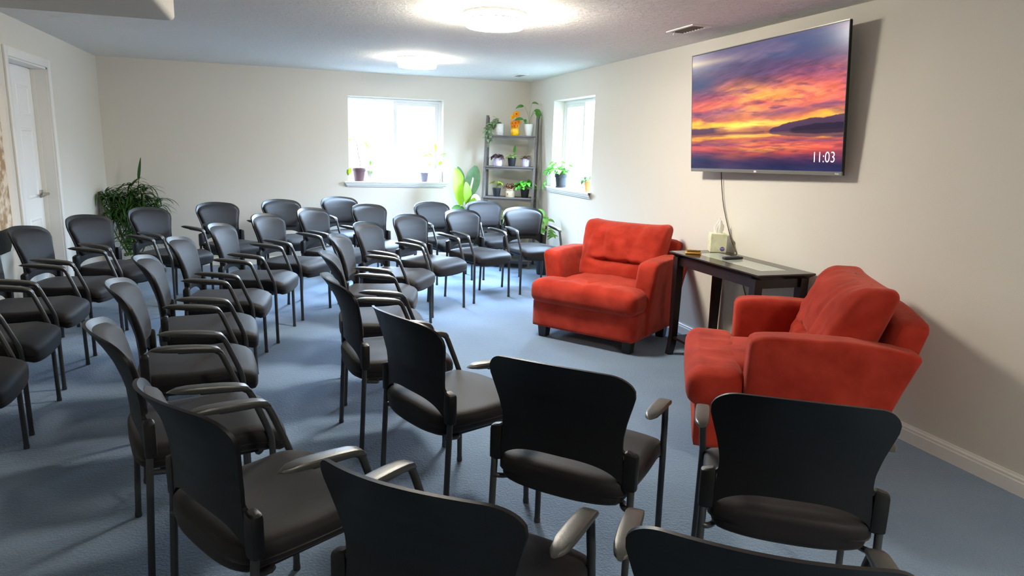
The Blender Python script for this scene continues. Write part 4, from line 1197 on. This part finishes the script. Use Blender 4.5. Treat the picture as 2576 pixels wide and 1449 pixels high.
# -- tall bamboo-like plant in the left corner
p = thing('corner_plant', 'tall bushy bamboo-like plant in a white pot in the back left corner', 'plant', (-1.575, 8.36, 0))
t = pot(p, 'tulip', .24, .22, WHITEPOT)
bc = bmesh.new(); bl = bmesh.new(); rd = random.Random(29)
for k in range(13):
    a = k*2.4; r0 = .06*math.sqrt(k/11); h = rd.uniform(.66, .97)
    x0_, y0_ = r0*math.cos(a), r0*math.sin(a); x1_, y1_ = x0_*4.8+rd.uniform(-.03, .03), y0_*2.8
    pts = [(x0_, y0_, t-.01), ((x0_+x1_)/2, (y0_+y1_)/2, h*.55), (x1_, y1_, h)]
    tube(bc, pts, .007, 7, True, 4)
    for q in range(1, 7):
        f = .1+q*.14; zc = t+(h-t)*f; xx, yy = x0_+(x1_-x0_)*f, y0_+(y1_-y0_)*f
        lathe(bc, [(.0072, -.003), (.0088, 0), (.0072, .003)], 7, (xx, yy, zc))
    for q in range(62):
        f = rd.uniform(.62, 1.08) if q > 4 else rd.uniform(.15, .45); zc = t+(h-t)*f; xx, yy = x0_+(x1_-x0_)*f, y0_+(y1_-y0_)*f
        th = rd.uniform(0, 2*PI); ln = rd.uniform(.17, .29)
        dv = Vector((math.cos(th), math.sin(th), rd.uniform(-.1, .9)))
        # keep leaves clear of the two walls
        ex = -1.575+xx+dv.normalized().x*ln; ey = 8.36+yy+dv.normalized().y*ln
        if ex < XL+.03: dv.x = abs(dv.x)*.6
        if ey > YB-.03: dv.y = -abs(dv.y)
        leaf(bl, (xx, yy, zc), dv, (0, 0, 1), ln, rd.uniform(.020, .034), rd.uniform(.4, 1.2), .3, 7, 'strap')
leaf(bl, (.09, 0, 1.02), (.15, -.1, 1), (0, -1, 0), .24, .04, .2, .4, 8, 'strap')
tube(bc, [(.04, 0, .6), (.08, 0, .9), (.09, 0, 1.03)], .005, 6)
for th in (.1, .5, -.2, 2.7, 3.3): leaf(bl, (.08, -.02, .95), (math.cos(th), -.5, .6), (0, 0, 1), .34, .026, 1.5, .3, 9, 'strap')
obj('canes', bc, mat('bamboo cane', '#7f8a48', .5, .3, noise_amt=.4, noise_scale=20), p); obj('foliage', bl, leaf_mat('dark strap leaf', '#26481f', '#43702f', .3, 5), p)
bm = bmesh.new()
for k in range(3):
    q = [(-.02-.02*k, -.11-.015*k, t-.03)]
    for i in range(26):
        a = i*.9; q.append((-.05+.03*k+.035*math.cos(a), -.115+.03*math.sin(a), t-.02+.011*i))
    tube(bm, q, .006, 6, True, 2)
obj('curly_bamboo', bm, mat('curled green cane', '#3d6a2c', .45, .4), p)

# ------------------------------------------------------------------ camera
F = 1718.4; pitch, yaw, roll = .201207, .3245325, .029638
cp, sp, cy, sy = math.cos(pitch), math.sin(pitch), math.cos(yaw), math.sin(yaw)
fw = Vector((sy*cp, cy*cp, -sp)); rt = Vector((cy, -sy, 0)); up = rt.cross(fw)
R_ = rt*math.cos(roll)+up*math.sin(roll); U_ = -rt*math.sin(roll)+up*math.cos(roll)
cam = bpy.data.cameras.new('camera'); co = bpy.data.objects.new('camera', cam); COL.objects.link(co)
cam.sensor_width = 36; cam.lens = 36*F/2576; cam.clip_start = .05; cam.clip_end = 100
co.matrix_world = Matrix.Translation((0, 0, 1.46775)) @ Matrix((R_, U_, -fw)).transposed().to_4x4()
S.camera = co

# ------------------------------------------------------------------ light
SKY_LOW, SKY_HIGH = 3.5, 145
w = bpy.data.worlds.new('daylight'); S.world = w; w.use_nodes = True
nt = w.node_tree; bg = nt.nodes['Background']
tc = nt.nodes.new('ShaderNodeTexCoord'); sx_ = nt.nodes.new('ShaderNodeSeparateXYZ'); nt.links.new(tc.outputs['Generated'], sx_.inputs[0])
mr = nt.nodes.new('ShaderNodeMapRange'); mr.inputs[1].default_value = .06; mr.inputs[2].default_value = .8
mr.inputs[3].default_value = SKY_LOW; mr.inputs[4].default_value = SKY_HIGH
nt.links.new(sx_.outputs['Z'], mr.inputs[0]); nt.links.new(mr.outputs[0], bg.inputs[1])
bg.inputs[0].default_value = (.54, .735, 1, 1)
def portal(loc, rot, sx, sy_):
    l = bpy.data.lights.new('window_portal', 'AREA'); l.shape = 'RECTANGLE'; l.size = sx; l.size_y = sy_; l.cycles.is_portal = True
    o = bpy.data.objects.new('window_portal', l); COL.objects.link(o); o.location = loc; o.rotation_euler = rot
portal(((W1[0]+W1[1])/2, YB+.215, (W1[2]+W1[3])/2), (-PI/2, 0, 0), W1[1]-W1[0], W1[3]-W1[2])
portal((XR+.215, (W2[0]+W2[1])/2, (W2[2]+W2[3])/2), (PI/2, 0, PI/2), W2[1]-W2[0], W2[3]-W2[2])

S.view_settings.view_transform = 'Standard'; S.view_settings.look = 'None'
S.view_settings.exposure = 0.92; S.view_settings.gamma = 1; S.view_settings.use_curve_mapping = False
S.cycles.max_bounces = 8; S.cycles.diffuse_bounces = 5; S.cycles.transparent_max_bounces = 8
S.cycles.use_denoising = True
S.cycles.sample_clamp_indirect = 6
